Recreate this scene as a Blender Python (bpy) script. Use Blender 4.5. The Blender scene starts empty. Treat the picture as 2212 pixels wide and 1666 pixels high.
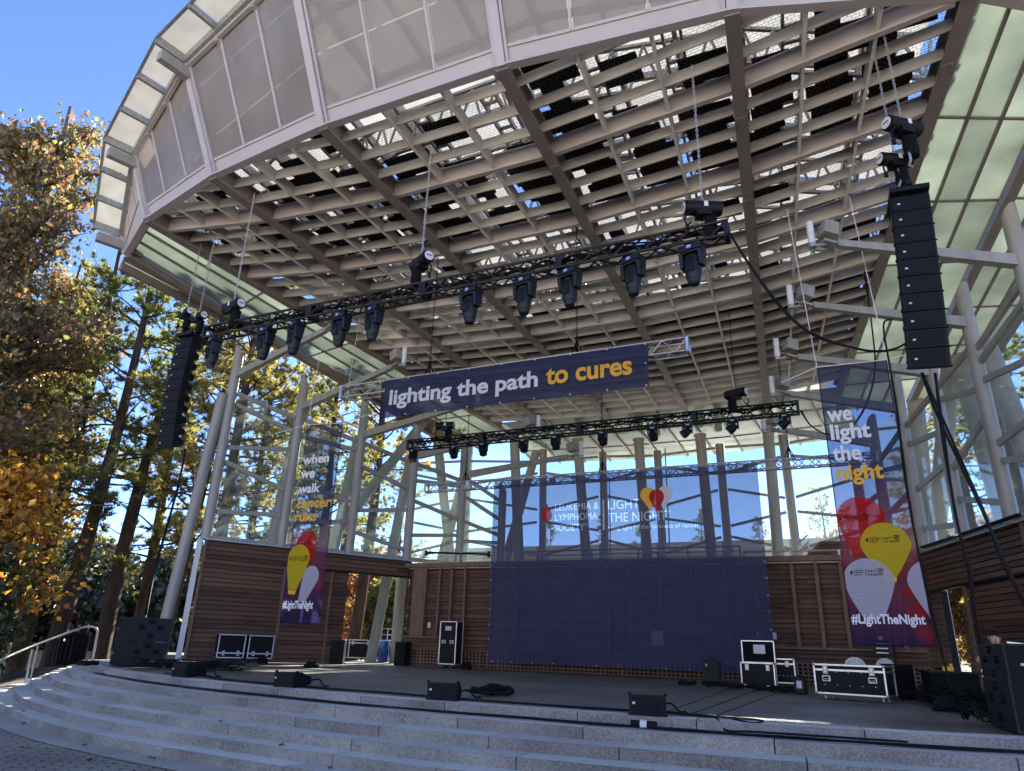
import bpy, bmesh, math, random
import numpy as np
from mathutils import Vector, Matrix
random.seed(7); RNG = np.random.default_rng(7)
R = math.radians
SC = bpy.context.scene
COL = SC.collection

# ---------------------------------------------------------------- camera, sky, sun, exposure
cd = bpy.data.cameras.new('camera'); cam = bpy.data.objects.new('camera', cd); COL.objects.link(cam)
PITCH, ROLL, YAW = R(20.548), R(1.926), R(24.952)
_f = Vector((-math.sin(YAW)*math.cos(PITCH), math.cos(YAW)*math.cos(PITCH), math.sin(PITCH)))
_r = Vector((math.cos(YAW), math.sin(YAW), 0)); _u = _r.cross(_f)
_r2 = _r*math.cos(ROLL) + _u*math.sin(ROLL); _u2 = -_r*math.sin(ROLL) + _u*math.cos(ROLL)
cam.matrix_world = Matrix(((_r2.x, _u2.x, -_f.x, 0), (_r2.y, _u2.y, -_f.y, 0), (_r2.z, _u2.z, -_f.z, 0.65), (0, 0, 0, 1)))
cd.sensor_fit = 'HORIZONTAL'; cd.sensor_width = 36; cd.lens = 36*1508.4/2212; cd.clip_start = 0.05; cd.clip_end = 3000
SC.camera = cam

SUN_AZ, SUN_EL = R(-8), R(32)           # azimuth from +Y towards +X
W = bpy.data.worlds.new("World"); SC.world = W; W.use_nodes = True
wn = W.node_tree.nodes; bg = wn['Background']
sky = wn.new('ShaderNodeTexSky'); sky.sky_type = 'NISHITA'; sky.sun_disc = False
sky.sun_elevation = SUN_EL; sky.sun_rotation = SUN_AZ; sky.air_density = 0.28; sky.dust_density = 0.0; sky.ozone_density = 3.5
W.node_tree.links.new(sky.outputs[0], bg.inputs[0]); bg.inputs[1].default_value = 0.15
sl = bpy.data.lights.new('sun', 'SUN'); so = bpy.data.objects.new('sun', sl); COL.objects.link(so)
sl.energy = 5.0; sl.angle = R(0.53); sl.color = (1.0, 0.93, 0.82)
sd = Vector((math.sin(SUN_AZ)*math.cos(SUN_EL), math.cos(SUN_AZ)*math.cos(SUN_EL), math.sin(SUN_EL)))
so.rotation_euler = sd.to_track_quat('Z', 'Y').to_euler(); so.location = sd*60
vs = SC.view_settings; vs.view_transform = 'Standard'; vs.look = 'None'; vs.exposure = 2.3; vs.gamma = 1.0; vs.use_curve_mapping = False
SC.render.film_transparent = False
SC.cycles.max_bounces = 10; SC.cycles.transparent_max_bounces = 24; SC.cycles.diffuse_bounces = 4; SC.cycles.glossy_bounces = 3
SC.cycles.transmission_bounces = 4; SC.cycles.caustics_reflective = False; SC.cycles.caustics_refractive = False
SC.cycles.sample_clamp_indirect = 6.0

# ---------------------------------------------------------------- materials
def new_mat(name):
    m = bpy.data.materials.new(name); m.use_nodes = True
    nt = m.node_tree; nt.nodes.clear()
    out = nt.nodes.new('ShaderNodeOutputMaterial')
    return m, nt, out
def N(nt, t, **kw):
    n = nt.nodes.new(t)
    for k, v in kw.items():
        if k.startswith('i_'): n.inputs[int(k[2:])].default_value = v
        else: setattr(n, k, v)
    return n
def c4(c): return (c[0], c[1], c[2], 1)
def mat(name, col, rough=0.6, metal=0.0, var=0.12, scale=3.0, bump=0.0, bscale=40.0, spec=0.5, coords='Object', stretch=None, dark=None):
    m, nt, out = new_mat(name); L = nt.links.new
    p = N(nt, 'ShaderNodeBsdfPrincipled'); L(p.outputs[0], out.inputs[0])
    p.inputs['Roughness'].default_value = rough; p.inputs['Metallic'].default_value = metal; p.inputs['Specular IOR Level'].default_value = spec
    tc = N(nt, 'ShaderNodeTexCoord'); src = tc.outputs[coords]
    if stretch:
        mp = N(nt, 'ShaderNodeMapping'); mp.inputs['Scale'].default_value = stretch; L(src, mp.inputs[0]); src = mp.outputs[0]
    nz = N(nt, 'ShaderNodeTexNoise'); nz.inputs['Scale'].default_value = scale; nz.inputs['Detail'].default_value = 6; nz.inputs['Roughness'].default_value = 0.65
    L(src, nz.inputs['Vector'])
    rp = N(nt, 'ShaderNodeValToRGB'); rp.color_ramp.elements[0].position = 0.3; rp.color_ramp.elements[1].position = 0.7
    d = dark if dark else tuple(c*(1-var*1.6) for c in col)
    rp.color_ramp.elements[0].color = c4(d); rp.color_ramp.elements[1].color = c4(tuple(min(1, c*(1+var)) for c in col))
    L(nz.outputs[0], rp.inputs[0]); L(rp.outputs[0], p.inputs['Base Color'])
    if bump:
        n2 = N(nt, 'ShaderNodeTexNoise'); n2.inputs['Scale'].default_value = bscale; n2.inputs['Detail'].default_value = 4; L(src, n2.inputs['Vector'])
        b = N(nt, 'ShaderNodeBump'); b.inputs['Strength'].default_value = bump; b.inputs['Distance'].default_value = 0.02; L(n2.outputs[0], b.inputs['Height']); L(b.outputs[0], p.inputs['Normal'])
    return m
def sheet_mat(name, col, transp=0.3, transl=0.5, tint=(1, 1, 1), gloss=0.0, rough=0.4, var=0.05, scale=2.0, stretch=None, isl=0.0):
    """thin sheet: part lets the view through, part scatters light front and back"""
    m, nt, out = new_mat(name); L = nt.links.new
    tc = N(nt, 'ShaderNodeTexCoord'); src = tc.outputs['Object']
    if stretch:
        mp = N(nt, 'ShaderNodeMapping'); mp.inputs['Scale'].default_value = stretch; L(src, mp.inputs[0]); src = mp.outputs[0]
    nz = N(nt, 'ShaderNodeTexNoise'); nz.inputs['Scale'].default_value = scale; nz.inputs['Detail'].default_value = 5; L(src, nz.inputs['Vector'])
    rp = N(nt, 'ShaderNodeValToRGB'); rp.color_ramp.elements[0].position = 0.3; rp.color_ramp.elements[1].position = 0.7
    rp.color_ramp.elements[0].color = c4(tuple(c*(1-var) for c in col)); rp.color_ramp.elements[1].color = c4(tuple(min(1, c*(1+var)) for c in col)); L(nz.outputs[0], rp.inputs[0])
    colr = rp.outputs[0]
    if isl:
        gi = N(nt, 'ShaderNodeNewGeometry'); mi = N(nt, 'ShaderNodeMapRange'); mi.inputs[3].default_value = 1-isl; mi.inputs[4].default_value = 1+isl; L(gi.outputs['Random Per Island'], mi.inputs[0])
        vi = N(nt, 'ShaderNodeVectorMath', operation='SCALE'); L(colr, vi.inputs[0]); L(mi.outputs[0], vi.inputs['Scale']); colr = vi.outputs[0]
    d = N(nt, 'ShaderNodeBsdfDiffuse'); t = N(nt, 'ShaderNodeBsdfTranslucent'); L(colr, d.inputs[0]); L(colr, t.inputs[0])
    mx = N(nt, 'ShaderNodeMixShader'); mx.inputs[0].default_value = transl; L(d.outputs[0], mx.inputs[1]); L(t.outputs[0], mx.inputs[2])
    tr = N(nt, 'ShaderNodeBsdfTransparent'); tr.inputs[0].default_value = c4(tint)
    m2 = N(nt, 'ShaderNodeMixShader'); m2.inputs[0].default_value = transp; L(mx.outputs[0], m2.inputs[1]); L(tr.outputs[0], m2.inputs[2])
    last = m2
    if gloss:
        g = N(nt, 'ShaderNodeBsdfGlossy'); g.inputs['Roughness'].default_value = rough
        lw = N(nt, 'ShaderNodeLayerWeight'); lw.inputs[0].default_value = 0.35
        mu = N(nt, 'ShaderNodeMath', operation='MULTIPLY'); mu.inputs[1].default_value = gloss; L(lw.outputs['Fresnel'], mu.inputs[0])
        m3 = N(nt, 'ShaderNodeMixShader'); L(mu.outputs[0], m3.inputs[0]); L(m2.outputs[0], m3.inputs[1]); L(g.outputs[0], m3.inputs[2]); last = m3
    L(last.outputs[0], out.inputs[0]); return m
def leaf_mat(name, cols, transl=0.45):
    m, nt, out = new_mat(name); L = nt.links.new
    g = N(nt, 'ShaderNodeNewGeometry'); rp = N(nt, 'ShaderNodeValToRGB'); L(g.outputs['Random Per Island'], rp.inputs[0])
    el = rp.color_ramp.elements
    while len(el) < len(cols): el.new(0.5)
    for i, c in enumerate(cols):
        el[i].position = i/(len(cols)-1); el[i].color = c4(c)
    tc = N(nt, 'ShaderNodeTexCoord'); nz = N(nt, 'ShaderNodeTexNoise'); nz.inputs['Scale'].default_value = 0.5; nz.inputs['Detail'].default_value = 3; L(tc.outputs['Object'], nz.inputs['Vector'])
    mr = N(nt, 'ShaderNodeMapRange'); mr.inputs[1].default_value = 0.3; mr.inputs[2].default_value = 0.7; mr.inputs[3].default_value = 0.75; mr.inputs[4].default_value = 1.2; L(nz.outputs[0], mr.inputs[0])
    vm = N(nt, 'ShaderNodeVectorMath', operation='SCALE'); L(rp.outputs[0], vm.inputs[0]); L(mr.outputs[0], vm.inputs['Scale'])
    d = N(nt, 'ShaderNodeBsdfDiffuse'); t = N(nt, 'ShaderNodeBsdfTranslucent'); L(vm.outputs[0], d.inputs[0]); L(vm.outputs[0], t.inputs[0])
    gl = N(nt, 'ShaderNodeBsdfGlossy'); gl.inputs['Roughness'].default_value = 0.45; gl.inputs[0].default_value = (1, 1, 1, 1)
    mx = N(nt, 'ShaderNodeMixShader'); mx.inputs[0].default_value = transl; L(d.outputs[0], mx.inputs[1]); L(t.outputs[0], mx.inputs[2])
    m2 = N(nt, 'ShaderNodeMixShader'); m2.inputs[0].default_value = 0.05; L(mx.outputs[0], m2.inputs[1]); L(gl.outputs[0], m2.inputs[2]); L(m2.outputs[0], out.inputs[0])
    return m

def granite_mat(name, lo, hi):
    m, nt, out = new_mat(name); L = nt.links.new
    p = N(nt, 'ShaderNodeBsdfPrincipled'); L(p.outputs[0], out.inputs[0]); p.inputs['Roughness'].default_value = 0.75
    tc = N(nt, 'ShaderNodeTexCoord')
    v = N(nt, 'ShaderNodeTexVoronoi'); v.inputs['Scale'].default_value = 70; L(tc.outputs['Object'], v.inputs['Vector'])
    n1 = N(nt, 'ShaderNodeTexNoise'); n1.inputs['Scale'].default_value = 22; n1.inputs['Detail'].default_value = 8; n1.inputs['Roughness'].default_value = 0.8; L(tc.outputs['Object'], n1.inputs['Vector'])
    n2 = N(nt, 'ShaderNodeTexNoise'); n2.inputs['Scale'].default_value = 1.3; n2.inputs['Detail'].default_value = 5; L(tc.outputs['Object'], n2.inputs['Vector'])
    a = N(nt, 'ShaderNodeMix', data_type='FLOAT'); a.inputs[0].default_value = 0.45; L(n1.outputs[0], a.inputs[2]); L(v.outputs['Color'], a.inputs[3])
    b = N(nt, 'ShaderNodeMix', data_type='FLOAT'); b.inputs[0].default_value = 0.45; L(a.outputs[0], b.inputs[2]); L(n2.outputs[0], b.inputs[3])
    rp = N(nt, 'ShaderNodeValToRGB'); rp.color_ramp.elements[0].position = 0.33; rp.color_ramp.elements[1].position = 0.66
    rp.color_ramp.elements[0].color = c4(lo); rp.color_ramp.elements[1].color = c4(hi); L(b.outputs[0], rp.inputs[0])
    g = N(nt, 'ShaderNodeNewGeometry'); mr = N(nt, 'ShaderNodeMapRange'); mr.inputs[3].default_value = 0.80; mr.inputs[4].default_value = 1.14; L(g.outputs['Random Per Island'], mr.inputs[0])
    vm = N(nt, 'ShaderNodeVectorMath', operation='SCALE'); L(rp.outputs[0], vm.inputs[0]); L(mr.outputs[0], vm.inputs['Scale']); L(vm.outputs[0], p.inputs['Base Color'])
    bp = N(nt, 'ShaderNodeBump'); bp.inputs['Strength'].default_value = 0.5; bp.inputs['Distance'].default_value = 0.01; L(a.outputs[0], bp.inputs['Height']); L(bp.outputs[0], p.inputs['Normal'])
    return m
def plank_mat(name, c1, c2, w=1.2, h=0.14, rough=0.6, rot=(0, 0, 0), mortar=0.008):
    m, nt, out = new_mat(name); L = nt.links.new
    p = N(nt, 'ShaderNodeBsdfPrincipled'); L(p.outputs[0], out.inputs[0]); p.inputs['Roughness'].default_value = rough
    tc = N(nt, 'ShaderNodeTexCoord'); mp = N(nt, 'ShaderNodeMapping'); mp.inputs['Rotation'].default_value = rot; L(tc.outputs['Object'], mp.inputs[0])
    br = N(nt, 'ShaderNodeTexBrick'); br.inputs['Scale'].default_value = 1; br.inputs['Brick Width'].default_value = w; br.inputs['Row Height'].default_value = h
    br.inputs['Mortar Size'].default_value = mortar; br.inputs['Color1'].default_value = c4(c1); br.inputs['Color2'].default_value = c4(c2); br.inputs['Mortar'].default_value = (0.02, 0.018, 0.016, 1); br.offset = 0.37
    L(mp.outputs[0], br.inputs['Vector'])
    n = N(nt, 'ShaderNodeTexNoise'); n.inputs['Scale'].default_value = 3; n.inputs['Detail'].default_value = 7
    m2 = N(nt, 'ShaderNodeMapping'); m2.inputs['Scale'].default_value = (1.0, 14, 14); L(mp.outputs[0], m2.inputs[0]); L(m2.outputs[0], n.inputs['Vector'])
    mr = N(nt, 'ShaderNodeMapRange'); mr.inputs[1].default_value = 0.25; mr.inputs[2].default_value = 0.75; mr.inputs[3].default_value = 0.6; mr.inputs[4].default_value = 1.35; L(n.outputs[0], mr.inputs[0])
    n3 = N(nt, 'ShaderNodeTexNoise'); n3.inputs['Scale'].default_value = 0.6; n3.inputs['Detail'].default_value = 4; L(mp.outputs[0], n3.inputs['Vector'])
    mr3 = N(nt, 'ShaderNodeMapRange'); mr3.inputs[1].default_value = 0.3; mr3.inputs[2].default_value = 0.7; mr3.inputs[3].default_value = 0.6; mr3.inputs[4].default_value = 1.45; L(n3.outputs[0], mr3.inputs[0])
    mu = N(nt, 'ShaderNodeMath', operation='MULTIPLY'); L(mr.outputs[0], mu.inputs[0]); L(mr3.outputs[0], mu.inputs[1])
    vm = N(nt, 'ShaderNodeVectorMath', operation='SCALE'); L(br.outputs[0], vm.inputs[0]); L(mu.outputs[0], vm.inputs['Scale']); L(vm.outputs[0], p.inputs['Base Color'])
    return m
def board_mat(name, c1, c2, stretch=(1.0, 1.0, 12.0)):
    """weathered timber for walls built from real boards: each board gets its own tone"""
    m, nt, out = new_mat(name); L = nt.links.new
    p = N(nt, 'ShaderNodeBsdfPrincipled'); L(p.outputs[0], out.inputs[0]); p.inputs['Roughness'].default_value = 0.75
    g = N(nt, 'ShaderNodeNewGeometry'); tc = N(nt, 'ShaderNodeTexCoord'); mp = N(nt, 'ShaderNodeMapping'); mp.inputs['Scale'].default_value = stretch; L(tc.outputs['Object'], mp.inputs[0])
    n = N(nt, 'ShaderNodeTexNoise'); n.inputs['Scale'].default_value = 1.5; n.inputs['Detail'].default_value = 9; n.inputs['Roughness'].default_value = 0.7; L(mp.outputs[0], n.inputs['Vector'])
    v = N(nt, 'ShaderNodeTexVoronoi'); v.inputs['Scale'].default_value = 2.3; L(tc.outputs['Object'], v.inputs['Vector'])
    kn = N(nt, 'ShaderNodeMapRange'); kn.inputs[1].default_value = 0.03; kn.inputs[2].default_value = 0.09; kn.inputs[3].default_value = 0.35; kn.inputs[4].default_value = 1.0; L(v.outputs['Distance'], kn.inputs[0])
    ad = N(nt, 'ShaderNodeMath', operation='MULTIPLY_ADD'); ad.inputs[1].default_value = 0.42; L(g.outputs['Random Per Island'], ad.inputs[0]); L(n.outputs[0], ad.inputs[2])
    rp = N(nt, 'ShaderNodeValToRGB'); rp.color_ramp.elements[0].position = 0.3; rp.color_ramp.elements[1].position = 0.95
    rp.color_ramp.elements[0].color = c4(c1); rp.color_ramp.elements[1].color = c4(c2); L(ad.outputs[0], rp.inputs[0])
    vm = N(nt, 'ShaderNodeVectorMath', operation='SCALE'); L(rp.outputs[0], vm.inputs[0]); L(kn.outputs[0], vm.inputs['Scale']); L(vm.outputs[0], p.inputs['Base Color'])
    return m

M = {}
M['granite'] = granite_mat('flamed_granite_lit', (0.54, 0.51, 0.465), (0.70, 0.67, 0.62))  # flamed stone, lightened further to put the treads' brighter light into the colour
M['granite_rough'] = granite_mat('rock_face_granite_shaded', (0.12, 0.115, 0.108), (0.38, 0.365, 0.345))  # rough stone, darkened further so the risers carry shade in their colour
M['mauve'] = mat('mauve_paint', (0.48, 0.435, 0.425), 0.5, var=0.06, scale=1.2)
M['mauve_dark'] = mat('brown_steel_paint', (0.235, 0.20, 0.19), 0.5, var=0.1, scale=2)
M['louvre'] = mat('louvre_paint', (0.47, 0.45, 0.42), 0.55, var=0.14, scale=2.4, stretch=(.8, .8, 3))
M['louvre_lit_edge'] = mat('louvre_painted_light', (0.74, 0.72, 0.68), 0.5, var=0.05)  # paler than the boards: light on the dividers' lower edges put into colour
M['white_steel'] = mat('pale_steel_paint', (0.33, 0.315, 0.285), 0.45, var=0.13, scale=2.2, stretch=(2.5, 2.5, 0.35))
M['black'] = mat('black_paint', (0.007, 0.007, 0.008), 0.5, var=0.3, scale=20, bump=0.15, bscale=120, spec=0.22)
M['black_soft'] = mat('black_cloth', (0.010, 0.010, 0.011), 0.95, var=0.3, scale=8, bump=0.4, bscale=30, spec=0.1)
M['black_laminate'] = mat('black_laminate', (0.007, 0.007, 0.008), 0.55, var=0.3, scale=60, bump=0.2, bscale=160, spec=0.2)
M['rubber'] = mat('cable_rubber', (0.006, 0.006, 0.007), 0.65, var=0.2, scale=10, spec=0.2)
M['grille'] = mat('speaker_grille', (0.011, 0.011, 0.014), 0.6, var=0.3, scale=200, bump=0.4, bscale=300, spec=0.15)
M['alu'] = mat('aluminium', (0.62, 0.62, 0.63), 0.35, 0.9, var=0.15, scale=15)
M['alu_dull'] = mat('dull_aluminium', (0.55, 0.55, 0.56), 0.5, 0.6, var=0.12, scale=8)
M['galv'] = mat('galvanised_steel', (0.42, 0.42, 0.42), 0.45, 0.6, var=0.2, scale=14)
M['truss_black'] = mat('truss_black', (0.009, 0.010, 0.014), 0.42, var=0.2, scale=10, spec=0.3)
M['screen'] = mat('glass_display', (0.25, 0.42, 0.75), 0.2, var=0.05)
M['lens'] = mat('lamp_lens', (0.03, 0.035, 0.05), 0.08, var=0.2, scale=30, spec=0.8)
M['white'] = mat('white_plastic', (0.72, 0.72, 0.71), 0.45, var=0.05, scale=6)
M['paper'] = mat('paper', (0.62, 0.62, 0.66), 0.8, var=0.1, scale=25)
M['blue_plastic'] = mat('blue_plastic', (0.02, 0.09, 0.34), 0.4, var=0.1)
M['red'] = mat('red_paint', (0.5, 0.02, 0.02), 0.4, var=0.1)
M['yellow'] = mat('yellow_plastic', (0.7, 0.42, 0.02), 0.4, var=0.1)
M['orange'] = mat('orange_webbing', (0.7, 0.08, 0.02), 0.6, var=0.1)
M['sub_black'] = mat('subwoofer_paint', (0.017, 0.017, 0.02), 0.5, var=0.2, scale=30, bump=0.2, bscale=200, spec=0.25)
M['concrete'] = mat('concrete', (0.20, 0.195, 0.185), 0.8, var=0.12, scale=1.5, bump=0.2)
M['wood_wall'] = board_mat('weathered_siding', (0.022, 0.011, 0.0075), (0.165, 0.083, 0.048), (.7, .7, 11))
M['groove_shade_core'] = mat('groove_shade_backing', (0.012, 0.008, 0.006), 0.9)  # near black: shade in the gaps between boards put into the colour
M['wood_frame'] = board_mat('weathered_stud', (0.06, 0.034, 0.022), (0.23, 0.14, 0.09), (8, 8, 0.8))
M['deck'] = plank_mat('deck_planks', (0.13, 0.108, 0.09), (0.19, 0.162, 0.14), 2.6, 0.14, 0.5, mortar=0.011)
M['bark'] = mat('pine_bark', (0.085, 0.055, 0.042), 0.9, var=0.35, scale=6, bump=1.0, bscale=14, stretch=(1, 1, 0.25))
M['bark2'] = mat('grey_bark', (0.10, 0.085, 0.075), 0.9, var=0.3, scale=5, bump=0.8, bscale=16, stretch=(1, 1, 0.3))
M['glass'] = sheet_mat('clear_glass', (0.75, 0.8, 0.76), 0.95, 0.5, (0.93, 0.97, 0.95), gloss=0.28, rough=0.02)
M['soffit_glass'] = sheet_mat('green_frosted_glass', (0.44, 0.485, 0.43), 0.04, 0.60, (0.8, 0.95, 0.85), gloss=0.35, rough=0.12, var=0.25, scale=0.6, isl=.22)
M['roof_glass'] = sheet_mat('white_roof_sheet', (0.50, 0.49, 0.46), 0.10, 0.75, (0.8, 0.9, 1.0), var=0.1, scale=1.5)
M['eave_glass'] = sheet_mat('white_eave_glass', (0.46, 0.455, 0.43), 0.05, 0.7, (1, 1, 1), var=0.06, scale=3)
M['fascia_frost'] = sheet_mat('frosted_fascia_glass', (0.36, 0.325, 0.305), 0.10, 0.35, (0.9, 0.88, 0.86), gloss=0.25, rough=0.1, var=0.14, scale=0.9, isl=.07)
M['fascia_clear'] = sheet_mat('grey_fascia_glass', (0.40, 0.37, 0.345), 0.28, 0.35, (0.92, 0.90, 0.88), gloss=0.2, rough=0.1, var=0.06, scale=0.8)
M['skin'] = mat('skin', (0.55, 0.30, 0.21), 0.5, var=0.06)
M['hair'] = mat('dark_hair', (0.02, 0.013, 0.01), 0.6, var=0.3, scale=60, bump=0.5, bscale=200)
M['shirt'] = mat('dark_shirt', (0.02, 0.02, 0.024), 0.85, var=0.2, scale=6)
M['trousers'] = mat('dark_trousers', (0.03, 0.03, 0.035), 0.85, var=0.2, scale=6)

# ---------------------------------------------------------------- mesh helpers
UP = Vector((0, 0, 1))
class MB:
    def __init__(s): s.v = []; s.f = []; s.m = []; s.cur = 0
    def add(s, vs, fs):
        o = len(s.v); s.v.extend([tuple(v) for v in vs])
        for f in fs: s.f.append(tuple(i+o for i in f)); s.m.append(s.cur)
        return s
    def hexa(s, b, t):   # b, t: 4 bottom, 4 top points, counter clockwise seen from above
        return s.add(list(b)+list(t), [(3, 2, 1, 0), (4, 5, 6, 7), (0, 1, 5, 4), (1, 2, 6, 5), (2, 3, 7, 6), (3, 0, 4, 7)])
    def box(s, c, d, M3=None):
        x, y, z = d[0]/2, d[1]/2, d[2]/2
        P = [Vector(p) for p in ((-x, -y, -z), (x, -y, -z), (x, y, -z), (-x, y, -z), (-x, -y, z), (x, -y, z), (x, y, z), (-x, y, z))]
        c = Vector(c)
        P = [(M3 @ p if M3 else p) + c for p in P]
        return s.hexa(P[:4], P[4:])
    def beam(s, a, b, w, h, up=UP, off=0.0):
        """bar from a to b, w sideways, h along up, off shifts along up"""
        a, b = Vector(a), Vector(b); d = (b-a).normalized(); sd_ = d.cross(Vector(up))
        if sd_.length < 1e-4: sd_ = d.cross(Vector((1, 0, 0)))
        sd_.normalize(); u = sd_.cross(d)
        sw, uh = sd_*(w/2), u*(h/2); o = u*off
        B = [a-sw-uh+o, a+sw-uh+o, b+sw-uh+o, b-sw-uh+o]; T = [a-sw+uh+o, a+sw+uh+o, b+sw+uh+o, b-sw+uh+o]
        return s.hexa(B, T)
    def cyl(s, a, b, r0, r1=None, n=12, caps=True):
        r1 = r0 if r1 is None else r1
        a, b = Vector(a), Vector(b); d = (b-a).normalized(); x = d.cross(UP)
        if x.length < 1e-3: x = Vector((1, 0, 0))
        x.normalize(); y = d.cross(x)
        vs = []
        for p, r in ((a, r0), (b, r1)):
            for i in range(n):
                t = 2*math.pi*i/n; vs.append(p + x*(r*math.cos(t)) + y*(r*math.sin(t)))
        fs = [(i, (i+1) % n, n+(i+1) % n, n+i) for i in range(n)]
        if caps: fs += [tuple(reversed(range(n))), tuple(range(n, 2*n))]
        return s.add(vs, fs)
    def tube(s, pts, r, n=8, caps=True):
        pts = [Vector(p) for p in pts]; K = len(pts); rr = r if hasattr(r, '__len__') else [r]*K
        vs = []; x = None
        for k, p in enumerate(pts):
            d = (pts[min(k+1, K-1)]-pts[max(k-1, 0)]).normalized()
            if x is None:
                x = d.cross(UP)
                if x.length < 1e-3: x = Vector((1, 0, 0))
            x = (x - d*x.dot(d)); x.normalize(); y = d.cross(x)
            for i in range(n):
                t = 2*math.pi*i/n; vs.append(p + x*(rr[k]*math.cos(t)) + y*(rr[k]*math.sin(t)))
        fs = [(k*n+i, k*n+(i+1) % n, (k+1)*n+(i+1) % n, (k+1)*n+i) for k in range(K-1) for i in range(n)]
        if caps: fs += [tuple(reversed(range(n))), tuple(range((K-1)*n, K*n))]
        return s.add(vs, fs)
    def rings(s, rings, caps=True):
        n = len(rings[0]); vs = [p for r in rings for p in r]; K = len(rings)
        fs = [(k*n+i, k*n+(i+1) % n, (k+1)*n+(i+1) % n, (k+1)*n+i) for k in range(K-1) for i in range(n)]
        if caps: fs += [tuple(reversed(range(n))), tuple(range((K-1)*n, K*n))]
        return s.add(vs, fs)
    def lathe(s, prof, c=(0, 0, 0), n=16, sx=1, sy=1):
        """prof: (radius, z) list, bottom to top"""
        return s.rings([[(c[0]+r*sx*math.cos(2*math.pi*i/n), c[1]+r*sy*math.sin(2*math.pi*i/n), c[2]+z) for i in range(n)] for r, z in prof])
    def plate(s, pts, t, nrm):
        """flat outline pts (counter clockwise about nrm) with thickness t against nrm"""
        n = len(pts); o = Vector(nrm).normalized()*t
        return s.add(list(pts)+[Vector(p)-o for p in pts], [tuple(range(n)), tuple(reversed(range(n, 2*n)))]+[(i, n+i, n+(i+1) % n, (i+1) % n) for i in range(n)])
    def quad(s, a, b, c, d): return s.add([a, b, c, d], [(0, 1, 2, 3)])
    def build(s, name, m, parent=None, smooth=False, bevel=0.0, world=False):
        vs = s.v
        if world and parent is not None:
            o = Vector(); p = parent
            while p: o += p.location; p = p.parent
            vs = [(v[0]-o.x, v[1]-o.y, v[2]-o.z) for v in vs]
        me = bpy.data.meshes.new(name); me.from_pydata(vs, [], s.f); me.update()
        ms = m if isinstance(m, (list, tuple)) else [m]
        for q in ms: me.materials.append(q)
        if len(ms) > 1:
            for p, i in zip(me.polygons, s.m): p.material_index = i
        if smooth:
            me.polygons.foreach_set('use_smooth', [True]*len(me.polygons))
        o = bpy.data.objects.new(name, me); COL.objects.link(o); o.parent = parent
        if smooth:
            e = o.modifiers.new('edges', 'EDGE_SPLIT'); e.split_angle = R(40)
        if bevel:
            b = o.modifiers.new('bevel', 'BEVEL'); b.width = bevel; b.segments = 2; b.limit_method = 'ANGLE'; b.angle_limit = R(50)
        return o
def tag(o, label=None, cat=None, group=None, kind=None):
    if label: o['label'] = label
    if cat: o['category'] = cat
    if group: o['group'] = group
    if kind: o['kind'] = kind
    return o
def thing(name, loc, label, cat, group=None, rz=0.0):
    o = bpy.data.objects.new(name, None); o['kind'] = 'thing'; o.empty_display_size = 0.2; COL.objects.link(o); o.location = loc; o.rotation_euler = (0, 0, rz)
    return tag(o, label, cat, group)
def copy_tree(o, parent=None):
    kids = [c for c in COL.objects if c.parent == o]
    c = o.copy(); COL.objects.link(c)
    if parent is not None: c.parent = parent
    for k in kids: copy_tree(k, c)
    return c
def clone(o, loc, rz=None, label=None):
    c = copy_tree(o); c.location = loc
    if rz is not None: c.rotation_euler = (0, 0, rz)
    if label: c['label'] = label
    return c
def catmull(P, k=8):
    P = [Vector(p) for p in P]; out = []
    for i in range(len(P)-1):
        p0, p1, p2, p3 = P[max(i-1, 0)], P[i], P[i+1], P[min(i+2, len(P)-1)]
        for j in range(k):
            t = j/k; out.append(0.5*((2*p1)+(p2-p0)*t+(2*p0-5*p1+4*p2-p3)*t*t+(3*p1-p0-3*p2+p3)*t**3))
    out.append(P[-1]); return out
def lerp(a, b, t): return a+(b-a)*t
def text_obj(name, s, w, h, m, parent=None, origin=(0, 0, 0), ax=(1, 0, 0), ay=(0, 0, 1), bold=0.0, depth=0.002, xh=True):
    """lettering as a thin mesh, fitted into a w by h box whose lower left corner is origin"""
    cu = bpy.data.curves.new(name, 'FONT'); cu.body = s; cu.offset = bold; cu.resolution_u = 4; cu.extrude = 0
    t = bpy.data.objects.new(name, cu); COL.objects.link(t)
    me = bpy.data.meshes.new_from_object(t.evaluated_get(bpy.context.evaluated_depsgraph_get()))
    COL.objects.unlink(t); bpy.data.objects.remove(t); bpy.data.curves.remove(cu)
    v = np.array([p.co[:] for p in me.vertices]); lo, hi = v.min(0), v.max(0)
    ax, ay, o = Vector(ax), Vector(ay), Vector(origin); nz = ax.cross(ay)
    mb = MB(); pts = [o + ax*((p[0]-lo[0])/(hi[0]-lo[0])*w) + ay*((p[1]-lo[1])/(hi[1]-lo[1])*h) for p in v]
    fs = [tuple(p.vertices) for p in me.polygons]; bpy.data.meshes.remove(me)
    mb.add(pts, fs)
    return mb.build(name, m, parent)
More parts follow.
